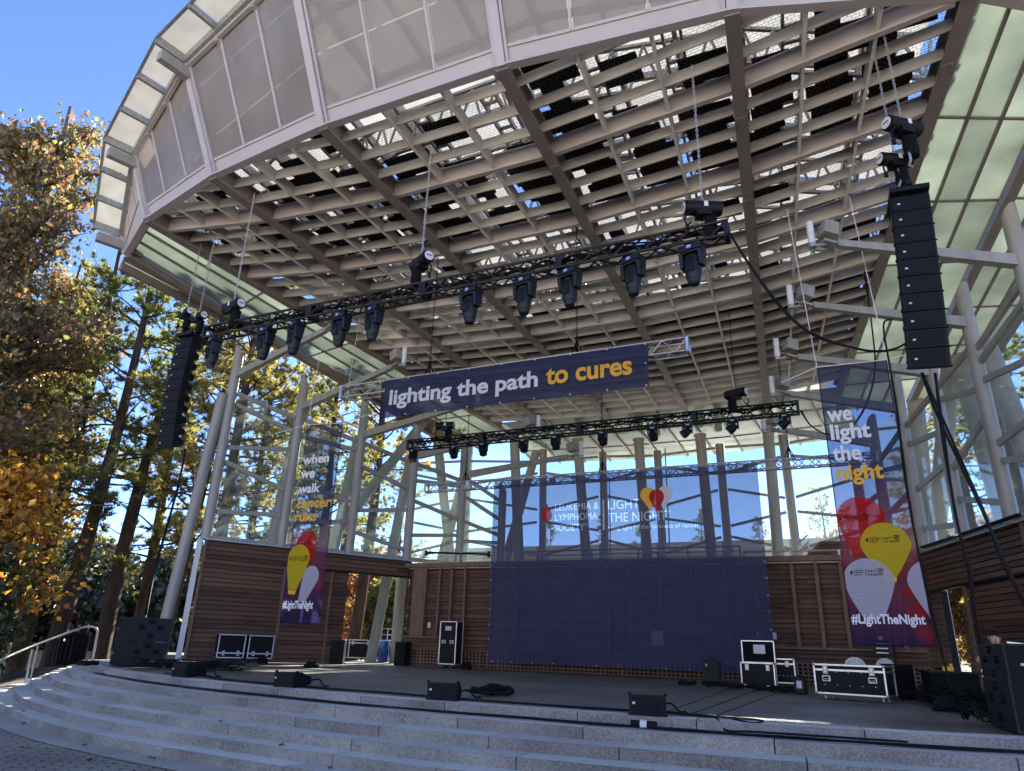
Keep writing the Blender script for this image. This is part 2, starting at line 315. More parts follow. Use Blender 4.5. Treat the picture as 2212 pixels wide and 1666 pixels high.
# ---------------------------------------------------------------- ground, water, plaza, steps, deck
def ground_h(x, y):
    h = -0.70
    d = max(0.0, -x-21.0) + max(0.0, (-x*0.55+y*0.83)-40)*0.0
    h -= min(1.6, d*0.07)                                   # falls to the lake on the left
    far = math.hypot(x, y)
    if x < -20: h += max(0.0, min(26.0, (far-150)*0.13))  # far bank
    if y > 17 and x > -17.5: h = min(-0.05, h+0.65*min(1, (y-17)/3))
    if y > 50 and x > -40: h += max(0, min(10, (y-60)*0.08))
    # planting mound at the left end of the steps
    m = math.exp(-(((x+20.2)/1.9)**2+((y-14.8)/2.2)**2)); h += 0.55*m
    if y < -15: h += min(17, (-15-y)*0.27)                   # unseen audience bank, shaped to bounce sunlight at the stage
    return h
mb = MB(); xs = list(np.concatenate([np.linspace(-900, -120, 12), np.linspace(-105, -40, 14), np.linspace(-37, 20, 58), np.linspace(25, 120, 14), np.linspace(160, 900, 8)]))
ys = list(np.concatenate([np.linspace(-300, -30, 16), np.linspace(-20, 45, 66), np.linspace(50, 130, 18), np.linspace(150, 900, 14)]))
V = [(x, y, ground_h(x, y)) for y in ys for x in xs]; nx = len(xs)
mb.add(V, [(j*nx+i, j*nx+i+1, (j+1)*nx+i+1, (j+1)*nx+i) for j in range(len(ys)-1) for i in range(nx-1)])
M['earth'] = mat('leaf_litter_earth', (0.085, 0.055, 0.033), 0.95, var=0.35, scale=1.2, bump=0.6, bscale=9, dark=(0.03, 0.028, 0.015))
tag(mb.build('ground', M['earth'], smooth=False), kind='structure')
M['water'] = mat('lake_water', (0.05, 0.055, 0.04), 0.12, var=0.15, scale=0.3, bump=0.12, bscale=2.5)
mb = MB(); mb.quad((-700, -60, -1.62), (-27, -60, -1.62), (-27, 420, -1.62), (-700, 420, -1.62)); tag(mb.build('lake_water', M['water']), kind='structure')

EDGE = {0: [(6.5, 10.4), (3.5, 9.2), (1.3, 8.55), (-.8, 8.25), (-3.5, 8.13), (-6, 8.25), (-8.7, 8.7), (-10.2, 9.08), (-11.7, 9.52), (-13.4, 10.2), (-15.5, 11.3), (-17.2, 12.4), (-18.1, 13.2), (-18.3, 14.2), (-18.1, 15.6)],
 1: [(6.5, 9.95), (3.5, 8.75), (1.3, 8.1), (-.8, 7.85), (-3.5, 7.75), (-6, 7.87), (-8.5, 8.29), (-11.2, 9.08), (-12.6, 9.58), (-13.8, 10.05), (-15.4, 10.9), (-16.7, 11.75), (-18.0, 12.8), (-18.7, 13.8), (-18.7, 15.6)],
 2: [(6.5, 9.55), (3.5, 8.35), (1.3, 7.7), (-.8, 7.45), (-3.5, 7.35), (-6, 7.47), (-8.7, 7.87), (-9.8, 8.13), (-12.3, 9.0), (-13.9, 9.67), (-15.2, 10.41), (-16.4, 11.17), (-17.9, 12.3), (-19, 13.5), (-19.3, 15.6)],
 3: [(6.5, 9.1), (3.5, 7.9), (1.3, 7.3), (-.8, 7.06), (-3.5, 6.98), (-6, 7.13), (-8.2, 7.44), (-10.6, 8.0), (-12.06, 8.52), (-13.15, 8.95), (-14.6, 9.69), (-15.7, 10.36), (-17.4, 11.6), (-19, 13.1), (-19.8, 15.6)],
 4: [(6.5, 8.7), (3.5, 7.5), (1.3, 6.9), (-.8, 6.68), (-3.5, 6.64), (-6, 6.83), (-7.6, 7.0), (-8.8, 7.2), (-10.2, 7.56), (-11.5, 8.0), (-13.2, 8.67), (-14.7, 9.44), (-15.4, 9.86), (-17.2, 11.05), (-19.1, 12.8), (-20.3, 15.6)],
 5: [(6.5, 8.3), (3.5, 7.1), (1.3, 6.5), (-.8, 6.28), (-3.5, 6.28), (-6, 6.52), (-7.4, 6.69), (-8.6, 6.9), (-9.7, 7.13), (-11, 7.52), (-12.2, 7.97), (-13.3, 8.44), (-14.2, 8.85), (-16.1, 9.9), (-18.6, 11.8), (-20.6, 15.0)]}
RISE = 0.115
def resample(P, step=0.1):
    Q = catmull([(p[0], p[1], 0) for p in P], 24); out = [Q[0]]; acc = 0
    for a, b in zip(Q, Q[1:]):
        L = (b-a).length
        while acc+L >= step:
            t = (step-acc)/L; a = a.lerp(b, t); out.append(a.copy()); L = (b-a).length; acc = 0
        acc += L
    return out
def inset(pts, d):      # points go from right to left, so inward (towards the stage) is on the right hand side
    out = []
    for i, p in enumerate(pts):
        t = (pts[min(i+1, len(pts)-1)]-pts[max(i-1, 0)]).normalized(); out.append(p + Vector((t.y, -t.x, 0))*d)
    return out
steps = thing('granite_steps', (-6, 7.2, -0.69), 'six curved grey granite steps running along the whole stage front', 'steps')
stageroot = thing('stage_floor', (-6, 14, 0), 'low wide stage floor of dark brown planks under the canopy', 'stage floor')
E_ = {k: resample(p) for k, p in EDGE.items()}
for k in range(6):
    pts = E_[k]; z1 = -RISE*k; z0 = z1-RISE; wd = 0.34 if k == 0 else 1.1
    core = MB(); o1 = inset(pts, 0.012); inn = inset(pts, wd); a = 0
    blk = MB(); i = int(random.uniform(4, 12)); cuts = [0]
    while i < len(pts)-6: cuts.append(i); i += int(random.uniform(13, 22))
    cuts.append(len(pts)-1)
    for c0, c1 in zip(cuts, cuts[1:]):
        seg = list(range(c0, c1+1)); g = 0.006; dz = random.uniform(-0.002, 0.002)
        f, b = [pts[j] for j in seg], [inn[j] for j in seg]
        d0 = (f[1]-f[0]).normalized()*g; d1 = (f[-1]-f[-2]).normalized()*g
        f[0] = f[0]+d0; b[0] = b[0]+d0; f[-1] = f[-1]-d1; b[-1] = b[-1]-d1
        n = len(seg); ch = 0.006
        fi = [p.lerp(q, ch/wd) for p, q in zip(f, b)]
        top_f = [(p.x, p.y, z1+dz) for p in fi]; fr = [(p.x, p.y, z1+dz-ch) for p in f]; bt = [(p.x, p.y, z0-0.02) for p in f]; top_b = [(p.x, p.y, z1+dz) for p in b]; bb = [(p.x, p.y, z0-0.02) for p in b]
        vs = top_f+fr+bt+top_b+bb; fs = []
        for j in range(n-1):
            fs += [(j, j+1, 3*n+j+1, 3*n+j)]
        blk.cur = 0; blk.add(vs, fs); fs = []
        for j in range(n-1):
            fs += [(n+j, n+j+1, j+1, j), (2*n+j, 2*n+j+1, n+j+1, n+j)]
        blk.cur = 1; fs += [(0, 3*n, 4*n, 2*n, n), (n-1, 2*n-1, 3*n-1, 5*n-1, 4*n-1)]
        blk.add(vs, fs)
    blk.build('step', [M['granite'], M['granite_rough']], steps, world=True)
# plaza: pavers and a flush granite border along the lowest step
base = E_[5]; out_ = inset(base, -0.42); mb = MB(); n = len(base)
inn = inset(base, 0.6)
mb.add([(p.x, p.y, -0.682) for p in inn]+[(p.x, p.y, -0.682) for p in out_], [(j, n+j, n+j+1, j+1) for j in range(n-1)])
M['granite_flat'] = granite_mat('granite_border', (0.30, 0.275, 0.245), (0.52, 0.48, 0.43))
tag(mb.build('pavement_border', M['granite_flat']), kind='structure')
def paver_mat():
    m, nt, out = new_mat('concrete_pavers'); L = nt.links.new
    p = N(nt, 'ShaderNodeBsdfPrincipled'); L(p.outputs[0], out.inputs[0]); p.inputs['Roughness'].default_value = 0.85
    tc = N(nt, 'ShaderNodeTexCoord'); sp = N(nt, 'ShaderNodeSeparateXYZ')
    # wavy courses: shift x by a sine of y before the brick pattern
    mp = N(nt, 'ShaderNodeMapping'); mp.inputs['Rotation'].default_value = (0, 0, R(52)); L(tc.outputs['Object'], mp.inputs[0]); L(mp.outputs[0], sp.inputs[0])
    m1 = N(nt, 'ShaderNodeMath', operation='MULTIPLY'); m1.inputs[1].default_value = 2*math.pi/0.62; L(sp.outputs[1], m1.inputs[0])
    s = N(nt, 'ShaderNodeMath', operation='SINE'); L(m1.outputs[0], s.inputs[0])
    ma = N(nt, 'ShaderNodeMath', operation='MULTIPLY_ADD'); ma.inputs[1].default_value = 0.045; L(s.outputs[0], ma.inputs[0]); L(sp.outputs[0], ma.inputs[2])
    cb = N(nt, 'ShaderNodeCombineXYZ'); L(sp.outputs[1], cb.inputs[0]); L(ma.outputs[0], cb.inputs[1])
    br = N(nt, 'ShaderNodeTexBrick'); br.inputs['Scale'].default_value = 1; br.inputs['Brick Width'].default_value = 0.31; br.inputs['Row Height'].default_value = 0.115; br.inputs['Mortar Size'].default_value = 0.011
    br.inputs['Color1'].default_value = (0.36, 0.30, 0.245, 1); br.inputs['Color2'].default_value = (0.28, 0.24, 0.20, 1); br.inputs['Mortar'].default_value = (0.035, 0.035, 0.035, 1); L(cb.outputs[0], br.inputs['Vector'])
    n = N(nt, 'ShaderNodeTexNoise'); n.inputs['Scale'].default_value = 25; n.inputs['Detail'].default_value = 8; L(tc.outputs['Object'], n.inputs['Vector'])
    n2 = N(nt, 'ShaderNodeTexNoise'); n2.inputs['Scale'].default_value = 0.9; n2.inputs['Detail'].default_value = 4; L(tc.outputs['Object'], n2.inputs['Vector'])
    ad = N(nt, 'ShaderNodeMath', operation='ADD'); L(n.outputs[0], ad.inputs[0]); L(n2.outputs[0], ad.inputs[1])
    mr = N(nt, 'ShaderNodeMapRange'); mr.inputs[1].default_value = 0.6; mr.inputs[2].default_value = 1.4; mr.inputs[3].default_value = 0.6; mr.inputs[4].default_value = 1.45; L(ad.outputs[0], mr.inputs[0])
    vm = N(nt, 'ShaderNodeVectorMath', operation='SCALE'); L(br.outputs[0], vm.inputs[0]); L(mr.outputs[0], vm.inputs['Scale']); L(vm.outputs[0], p.inputs['Base Color'])
    b = N(nt, 'ShaderNodeBump'); b.inputs['Strength'].default_value = 0.6; b.inputs['Distance'].default_value = 0.01; L(br.outputs['Fac'], b.inputs['Height']); b.invert = True; L(b.outputs[0], p.inputs['Normal'])
    return m
M['pavers'] = paver_mat()
mb = MB(); rg = [(-21.5, 14.5), (-24, 8), (-24, -20), (25, -20), (25, 9.5)]
poly = [(p.x, p.y, -0.686) for p in inset(base, 0.3)][::-1] + [(25, 9.5, -0.686), (25, -20, -0.686), (-22.5, -20, -0.686), (-22.5, 12, -0.686), (-20.8, 14.2, -0.686)][0:0]
pl_ = inset(base, 0.3); n = len(pl_)
far_ = [Vector((lerp(34, -22.5, i/(n-1)), -15.5, 0)) for i in range(n)]
mb.add([(p.x, p.y, -0.690) for p in pl_]+[(p.x, p.y, -0.690) for p in far_], [(j, n+j, n+j+1, j+1) for j in range(n-1)])
tag(mb.build('plaza_pavement', M['pavers']), kind='structure')
# stage deck
dk = inset(E_[0], 0.335); dk = [p for p in dk if p.y < 14.6]
mb = MB(); top = [(p.x, p.y, 0.004) for p in dk] + [(-18.0, 15.2, 0.004), (-12.6, 24.4, 0.004), (1.0, 24.4, 0.004), (5.6, 13.0, 0.004)]
mb.plate(top[::-1], 0.15, (0, 0, 1)); mb.build('deck', M['deck'], stageroot, world=True)
mb = MB()   # board seams and hatch lines that run up stage, thin dark strips let into the deck
for x, y0, x1, y1 in ((-2.0, 8.65, -2.35, 17.4), (-1.72, 8.62, -1.75, 17.0), (-1.45, 8.6, -1.3, 16.2)):
    mb.beam((x, y0, 0.004), (x1, y1, 0.004), 0.018, 0.006)
mb.build('seam', M['black_soft'], stageroot, world=True)
# loading dock behind the stage
mb = MB(); mb.box((-17.5, 31, -0.11), (18, 21, 0.2)); mb.box((6, 31, -0.112), (16, 21, 0.2)); tag(mb.build('loading_dock_pavement', M['concrete']), kind='structure')

M['bounce_gravel'] = mat('pale_bounce_gravel', (0.56, 0.51, 0.43), 0.9, var=0.12, scale=1.0, bump=0.3)
mb = MB(); xs2 = np.linspace(-60, 60, 25); ys2 = np.linspace(-80, -15.2, 20)
mb.add([(x, y, ground_h(x if x > -21 else -21, y)+0.25) for y in ys2 for x in xs2], [(j*25+i, j*25+i+1, (j+1)*25+i+1, (j+1)*25+i) for j in range(19) for i in range(24)])
tag(mb.build('bounce_terrain', M['bounce_gravel']), kind='structure')  # unseen pale slope behind the camera, added to bounce sun onto the stage
# ---------------------------------------------------------------- the canopy
def RZ(y): return 9.98 - 0.05*(y-8.3)
FB = [(-15.82, 10.12), (-13.98, 9.22), (-11.24, 8.61), (-8.05, 8.29), (-4.23, 8.26), (-0.49, 8.61), (2.76, 9.6), (4.5, 10.7)]
FD = [(-.38, -.92), (-.32, -.95), (-.18, -.98), (-.05, -1), (0.05, -1), (.18, -.98), (.32, -.95), (.4, -.92)]
FH = [(.54, .24), (1.6, .64), (2.3, 1.14), (2.9, 1.45), (3.0, 1.5), (2.7, 1.35), (2.2, 1.1), (1.3, .6)]
AZ = [2.2, 7.2, 4.2, 2.4, -0.8, -4.0, -7.7, -5.5]
YE = 24.6
def bx(i, y): return FB[i][0] + (y-FB[i][1])*math.tan(R(AZ[i]))
roof = thing('stage_canopy', (-6, 16, 9.5), 'huge canopy roof over the stage with louvred ceiling and faceted glass fascia', 'canopy')
def V3(i, y, dz=0.0): return Vector((bx(i, y), y, RZ(y)+dz))
for i in range(8):      # main beams: bottom flange, web, top flange
    mb = MB(); a, b = V3(i, FB[i][1]), V3(i, YE+(0.3 if 0 < i < 7 else 2.5))
    w = 0.23 if 0 < i < 7 else 0.2
    mb.beam(a, b, w, 0.045, off=-0.10); mb.beam(a, b, 0.05, 0.36, off=0.10); mb.beam(a, b, w, 0.04, off=0.30)
    for y in (10.6, 13, 15.3, 17.6, 20, 22.4):
        if 0 < i < 7:
            c = V3(i, y+.35, -.128); mb.box(c, (.19, .34, .012))
            for sx in (-.06, .06):
                for sy in (-.12, 0, .12): mb.cyl(c+Vector((sx, sy, -.02)), c+Vector((sx, sy, 0)), .016, n=6)
    mb.build('main_beam', M['mauve_dark'], roof, world=True)
YH = [10.58, 12.9, 15.28, 17.6, 19.97, 22.35, 24.6]
SK = {1: .20, 2: .09, 3: 0.0, 4: -.10, 5: -.2}
def fasc_y(x):
    for (x0, y0), (x1, y1) in zip(FB, FB[1:]):
        if x0 <= x <= x1: return lerp(y0, y1, (x-x0)/(x1-x0))
    return 99
def skew_y(i, x, Y):
    """where the cross line that passes the middle bay at Y meets x inside bay i"""
    if i == 3: return Y
    if i == 4: return Y + SK[4]*(x-bx(4, Y))
    if i == 5: return Y + SK[4]*(bx(5, Y)-bx(4, Y)) + SK[5]*(x-bx(5, Y))*(0.8+0.06*(Y-10))
    if i == 2: return Y + SK[2]*(x-bx(3, Y))
    if i == 1: return Y + SK[2]*(bx(2, Y)-bx(3, Y)) + SK[1]*(x-bx(2, Y))
for i in range(1, 6):
    g = MB(); h = MB(); fl = MB()
    rows = [(y, True) for y in YH]
    prev = YH[0]-2.36*1.5
    allY = []
    ybase = [YH[0]-2.36, *YH]
    for a, b in zip(ybase, ybase[1:]):
        for q in range(1, 4): allY.append((lerp(a, b, q/4), False))
        allY.append((b, True))
    allY = [(YH[0]-2.36*1.25, False), (YH[0]-2.36*1.5, False), (YH[0]-2.36, False)] + allY
    for Y, heavy in allY:
        # sample along the bay, keep the stretch behind the fascia
        S = []
        for q in range(25):
            t = q/24; y = Y
            for _ in range(4):
                x = lerp(bx(i, y), bx(i+1, y), t); y = skew_y(i, x, Y)
            if y > fasc_y(x)+0.06: S.append((x, y))
        if len(S) < 3: continue
        a, b = Vector((S[0][0], S[0][1], 0)), Vector((S[-1][0], S[-1][1], 0)); a.z = RZ(a.y); b.z = RZ(b.y)
        d = (b-a).normalized()*0.03; a += d; b -= d
        if heavy:
            h = MB(); h.beam(a, b, 0.105, 0.03, off=-0.05); h.beam(a, b, 0.04, 0.33, off=0.128); h.beam(a, b, 0.13, 0.03, off=0.305); h.build('cross_beam', M['mauve'], roof, world=True)
        else:
            g.beam(a, b, 0.024, 0.235, off=0.1175)
    for q in (1/3, 2/3):
        fl = MB()                        # dividers running up stage, one short board per cell
        ylist = [y for y, _ in sorted(allY)]
        for ya, yb in zip(ylist, ylist[1:]):
            xa = lerp(bx(i, ya), bx(i+1, ya), q); xb = lerp(bx(i, yb), bx(i+1, yb), q)
            y0, y1 = skew_y(i, xa, ya), skew_y(i, xb, yb)
            if y1 < fasc_y(xb)+0.1: continue
            y0 = max(y0, fasc_y(xa)+0.08)
            if y1-y0 < 0.06: continue
            g.beam((xa, y0+0.018, RZ(y0)), (xb, y1-0.018, RZ(y1)), 0.03, 0.258, off=0.131); fl.beam((xa, y0-.01, RZ(y0)), (xb, y1+.01, RZ(y1)), 0.055, 0.014, off=-0.012)
        fl.build('divider_lit_strip', M['louvre_lit_edge'], roof, world=True)  # added pale strip, painted as the lit underside of the divider
    g.build('louvre_grid', M['louvre'], roof, world=True)
# black acoustic panels, added shade panels at the rear, wire mesh, trusses and ducts in the roof space
def mesh_mat():
    m, nt, out = new_mat('expanded_metal'); L = nt.links.new
    tc = N(nt, 'ShaderNodeTexCoord'); mp = N(nt, 'ShaderNodeMapping'); mp.inputs['Rotation'].default_value = (0, 0, R(8)); L(tc.outputs['Object'], mp.inputs[0])
    br = N(nt, 'ShaderNodeTexBrick'); br.inputs['Scale'].default_value = 1; br.inputs['Brick Width'].default_value = 0.11; br.inputs['Row Height'].default_value = 0.06; br.inputs['Mortar Size'].default_value = 0.004; br.inputs['Mortar Smooth'].default_value = 0; L(mp.outputs[0], br.inputs['Vector'])
    d = N(nt, 'ShaderNodeBsdfDiffuse'); d.inputs[0].default_value = (0.16, 0.13, 0.11, 1); t = N(nt, 'ShaderNodeBsdfTransparent')
    mx = N(nt, 'ShaderNodeMixShader'); L(br.outputs['Fac'], mx.inputs[0]); L(t.outputs[0], mx.inputs[1]); L(d.outputs[0], mx.inputs[2]); L(mx.outputs[0], out.inputs[0]); return m
M['wire_mesh'] = mesh_mat()
mb = MB()
for i in range(1, 6):
    for ya, yb in ((9.0, 10.5), (10.6, 24.4)):
        P = []
        for y in (ya, yb):
            for j in (i, i+1):
                yy = max(y, fasc_y(bx(j, y))+0.1); P.append((bx(j, yy), yy, RZ(yy)+0.33))
        mb.quad(P[0], P[1], P[3], P[2])
mb.build('wire_mesh', M['wire_mesh'], roof, world=True)
aca = []; rr = random.Random(11)
for i in range(1, 6):
    for c in range(3):
        for r_ in range(-1, 24):
            Y = YH[0]-2.36+0.59*r_+0.295
            dens = 0.55 if Y < 10.4 else 1.0 if Y < 12.9 else 0.45 if Y < 13.5 else 0.2 if Y < 16 else 0.35 if Y < 18.2 else 1.1  # rear rows fully closed: panels added to block light and darken the boards
            if rr.random() > dens: continue
            t0, t1 = (c/3+rr.uniform(0, .1), (c+1)/3-rr.uniform(0, .08)) if Y < 18.2 else (c/3, (c+1)/3)
            if rr.random() < .3 and Y < 18.2: t1 = lerp(t0, t1, rr.uniform(.4, .8))
            x0, x1 = lerp(bx(i, Y), bx(i+1, Y), t0), lerp(bx(i, Y), bx(i+1, Y), t1)
            y0 = skew_y(i, (x0+x1)/2, Y)
            if y0 < fasc_y((x0+x1)/2)+0.5: continue
            aca.append((((x0+x1)/2, y0, RZ(y0)+0.43), (x1-x0, 0.62, 0.05)))
for k, (c_, d_) in enumerate(aca):
    ac = MB(); ac.box(c_, d_); ac.build('acoustic_and_shade_panel', M['black_soft'], roof, world=True)
# roof sheet above, sloping back from the fascia head to the rear edge
def head(i, e=0.0, dz=0.0):
    (x, y), (dx, dy), (h, o) = FB[i], FD[i], FH[i]
    return Vector((x+dx*(o+e), y+dy*(o+e), RZ(y)+h+dz))
def top_pt(i, t):
    a = head(i, 0.65); y1 = 30.5; b = Vector((bx(i, y1), y1, RZ(y1)+0.9)); p = a.lerp(b, t); return p
sheet = MB(); ribs = MB(); tr = MB()
TS = [0.03] + [k/14 for k in range(1, 15)]
for i in range(1, 6):
    for c in range(3):
        for k in range(14):
            P = [top_pt(i, TS[k]).lerp(top_pt(i+1, TS[k]), (c+.02)/3), top_pt(i, TS[k]).lerp(top_pt(i+1, TS[k]), (c+.98)/3), top_pt(i, TS[k+1]).lerp(top_pt(i+1, TS[k+1]), (c+.98)/3), top_pt(i, TS[k+1]).lerp(top_pt(i+1, TS[k+1]), (c+.02)/3)]
            P = [P[0].lerp(P[3], .015), P[1].lerp(P[2], .015), P[2].lerp(P[1], .015), P[3].lerp(P[0], .015)]
            if rr.random() < 0.94: sheet.plate(P, 0.02, (0, 0, 1))
        a, b = top_pt(i, TS[0]).lerp(top_pt(i+1, TS[0]), c/3), top_pt(i, 1).lerp(top_pt(i+1, 1), c/3)
        ribs.beam(a, b, 0.09, 0.2 if c else 0.32, off=-0.16)
    for k in range(0, 15):
        ribs.beam(top_pt(i, TS[k]), top_pt(i+1, TS[k]), 0.08, 0.16, off=-0.13)
    for k in range(2, 9):         # light roof trusses with zigzag web, seen through the slots
        a, b = top_pt(i, (k+.5)/14), top_pt(i+1, (k+.5)/14); za = (a.z-RZ(a.y))*0.55
        a2, b2 = a-UP*za, b-UP*za
        tr.beam(a2, b2, 0.07, 0.07); tr.beam(a-UP*.25, b-UP*.25, 0.07, 0.07)
        for q in range(6): tr.cyl((a-UP*.25).lerp(b-UP*.25, q/6), a2.lerp(b2, (q+.5)/6), 0.03, n=6); tr.cyl(a2.lerp(b2, (q+.5)/6), (a-UP*.25).lerp(b-UP*.25, (q+1)/6), 0.03, n=6)
for i in range(1, 6):            # cable trays and catwalk strips that run up stage
    for t in (0.3, 0.72):
        y0, y1 = FB[i][1]+1.3, 24
        a = Vector((lerp(bx(i, y0), bx(i+1, y0), t), y0, RZ(y0)+1.1)); b = Vector((lerp(bx(i, y1), bx(i+1, y1), t), y1, RZ(y1)+.75))
        for s_ in (-.16, .16): tr.beam(a+Vector((s_, 0, 0)), b+Vector((s_, 0, 0)), 0.05, 0.12)
        for q in range(40): p = a.lerp(b, q/40); tr.box(p, (0.34, 0.07, 0.04))
sheet.build('roof_sheet', M['roof_glass'], roof, world=True); ribs.build('roof_rib', M['mauve'], roof, world=True); tr.build('roof_truss', M['galv'], roof, world=True)
# fascia: panes, mullions, band, corner posts, stub beams, eave
for i in range(0, 7):
    a, b = Vector((*FB[i], RZ(FB[i][1]))), Vector((*FB[i+1], RZ(FB[i+1][1]))); ta, tb = head(i), head(i+1)
    q = 0.16 if i else 0.42
    ba, bb = a.lerp(ta, q*1.6/ max(1.6, FH[i][0])), b.lerp(tb, q*1.6/max(1.6, FH[i+1][0]))
    nrm = (b-a).cross(ta-a)
    if nrm.y > 0: nrm = -nrm
    nrm.normalize(); band = MB()
    band.plate([a, b, bb, ba], 0.05, nrm); band.beam(a+UP*-.05, b+UP*-.05, 0.16, 0.05)
    band.build('fascia_band', M['mauve'], roof, world=True)
    for c in range(3):
        t0, t1 = (c+.03)/3, (c+.97)/3; pane = MB()
        pane.plate([ba.lerp(bb, t0), ba.lerp(bb, t1), ta.lerp(tb, t1), ta.lerp(tb, t0)], 0.012, nrm)
        pane.build('fascia_pane', M['fascia_frost'] if i < 3 else M['fascia_clear'], roof, world=True)
    mu = MB()
    for c in (1, 2): mu.beam(ba.lerp(bb, c/3)+nrm*.01, ta.lerp(tb, c/3)+nrm*.01, 0.05, 0.05, up=nrm)
    for s_ in (0.1, 0.9): mu.beam(a.lerp(b, 0.03 if s_ < .5 else .97)+nrm*.02, ta.lerp(tb, 0.03 if s_ < .5 else .97)+nrm*.02, 0.05, 0.08, up=nrm)
    mu.beam(ba+nrm*.01, bb+nrm*.01, 0.05, 0.03, up=nrm)
    mu.build('fascia_mullion', M['mauve'], roof, world=True)
    ea, eb = head(i, .65), head(i+1, .65); er = MB()
    er.beam(ta-UP*.1, tb-UP*.1, 0.1, 0.2); er.beam(ea-UP*.04, eb-UP*.04, 0.06, 0.06)
    for c in range(3):
        e0, t0 = ea.lerp(eb, c/3), ta.lerp(tb, c/3); er.beam(t0-UP*.08, e0-UP*.08, 0.07, 0.14 if c else .2)
    er.build('eave_rib', M['galv'], roof, world=True)
    for c in range(3):
        t0, t1 = (c+.04)/3, (c+.96)/3; eg = MB()
        eg.plate([ea.lerp(eb, t0), ea.lerp(eb, t1), ta.lerp(tb, t1)-Vector(nrm)*.05, ta.lerp(tb, t0)-Vector(nrm)*.05], 0.015, UP)
        eg.build('eave_pane', M['eave_glass'], roof, world=True)
for i in range(0, 8):
    a, t = Vector((*FB[i], RZ(FB[i][1]))), head(i); d = Vector((FD[i][0], FD[i][1], 0)).normalized()
    mb = MB(); mb.beam(a+d*.05-(t-a)*.02, t+d*.04, 0.16, 0.12, up=d); mb.build('corner_post', M['mauve'], roof, world=True)
    mb = MB(); p = t-UP*.38; mb.beam(p-d*.6, p+d*.52, 0.17, 0.24); mb.build('stub_beam', M['white_steel'], roof, world=True, bevel=0.012)
# green glass soffit strips at both sides and behind the columns
def strip(i0, pts0, pts1, nrow, name):
    g = MB(); r_ = MB()
    for k in range(nrow):
        for c in range(3):
            A = [Vector(pts0[0]).lerp(Vector(pts0[1]), k/nrow), Vector(pts1[0]).lerp(Vector(pts1[1]), k/nrow), Vector(pts1[0]).lerp(Vector(pts1[1]), (k+1)/nrow), Vector(pts0[0]).lerp(Vector(pts0[1]), (k+1)/nrow)]
            q = [A[0].lerp(A[1], c/3), A[0].lerp(A[1], (c+1)/3), A[3].lerp(A[2], (c+1)/3), A[3].lerp(A[2], c/3)]
            ctr = (q[0]+q[1]+q[2]+q[3])/4; q = [ctr+(p-ctr)*0.985 for p in q]
            g.plate(q, 0.014, UP)
        r_.beam(Vector(pts0[0]).lerp(Vector(pts0[1]), k/nrow)-UP*.02, Vector(pts1[0]).lerp(Vector(pts1[1]), k/nrow)-UP*.02, 0.045, 0.05)
    for c in (1, 2): r_.beam(Vector(pts0[0]).lerp(Vector(pts1[0]), c/3)-UP*.03, Vector(pts0[1]).lerp(Vector(pts1[1]), c/3)-UP*.03, 0.055, 0.07)
    g.build(name, M['soffit_glass'], roof, world=True); r_.build('soffit_rib', M['mauve_dark'], roof, world=True)
def zz(x, y, d=0.12): return (x, y, RZ(y)+d)
strip(0, (zz(bx(0, 10.2)+.1, 10.2), zz(bx(0, 27)+.1, 27)), (zz(bx(1, 9.4)-.13, 9.4), zz(bx(1, 27)-.13, 27)), 5, 'soffit_glass')
strip(0, (zz(-16.5, 10.5), zz(-14.0, 27)), (zz(bx(0, 10.2)-.1, 10.2), zz(bx(0, 27)-.1, 27)), 5, 'soffit_glass')
strip(6, (zz(bx(6, 9.8)+.13, 9.8), zz(bx(6, 27)+.13, 27)), (zz(bx(7, 10.6)-.1, 10.6), zz(bx(7, 27)-.1, 27)), 7, 'soffit_glass')
strip(6, (zz(bx(7, 10.6)+.1, 10.6), zz(bx(7, 27)+.1, 27)), (zz(6.0, 11.5), zz(4.6, 27)), 7, 'soffit_glass')
mb = MB(); mb.beam(zz(-16.55, 10.5, 0), zz(-14.05, 27, 0), 0.12, 0.22); mb.build('edge_beam', M['mauve_dark'], roof, world=True); mb = MB(); mb.beam(zz(6.05, 11.5, 0), zz(4.65, 27, 0), 0.12, 0.22); mb.build('edge_beam', M['mauve_dark'], roof, world=True)
rg = MB(); rl = MB(); rear = []
for q in range(13):
    x = lerp(bx(1, YE), bx(6, YE), q/12); x2 = -6.1+(x+6.1)*1.12; a = Vector((x, YE+.12, RZ(YE)+.10)); b = Vector((x2, 31.2-0.02*(x+6)**2*1.2, 9.05)); rear.append((a, b))
for (a, b), (c, d) in zip(rear, rear[1:]):
    for k in range(3):
        q = [a.lerp(b, k/3), c.lerp(d, k/3), c.lerp(d, (k+1)/3), a.lerp(b, (k+1)/3)]; ctr = sum(q, Vector())/4
        rg.plate([ctr+(p-ctr)*.985 for p in q], 0.014, UP); rl.beam(q[0]-UP*.02, q[1]-UP*.02, 0.05, 0.05)
    rl.beam(a-UP*.03, b-UP*.03, 0.08, 0.1)
rg.build('soffit_glass', M['soffit_glass'], roof, world=True); rl.build('soffit_rib', M['white_steel'], roof, world=True)
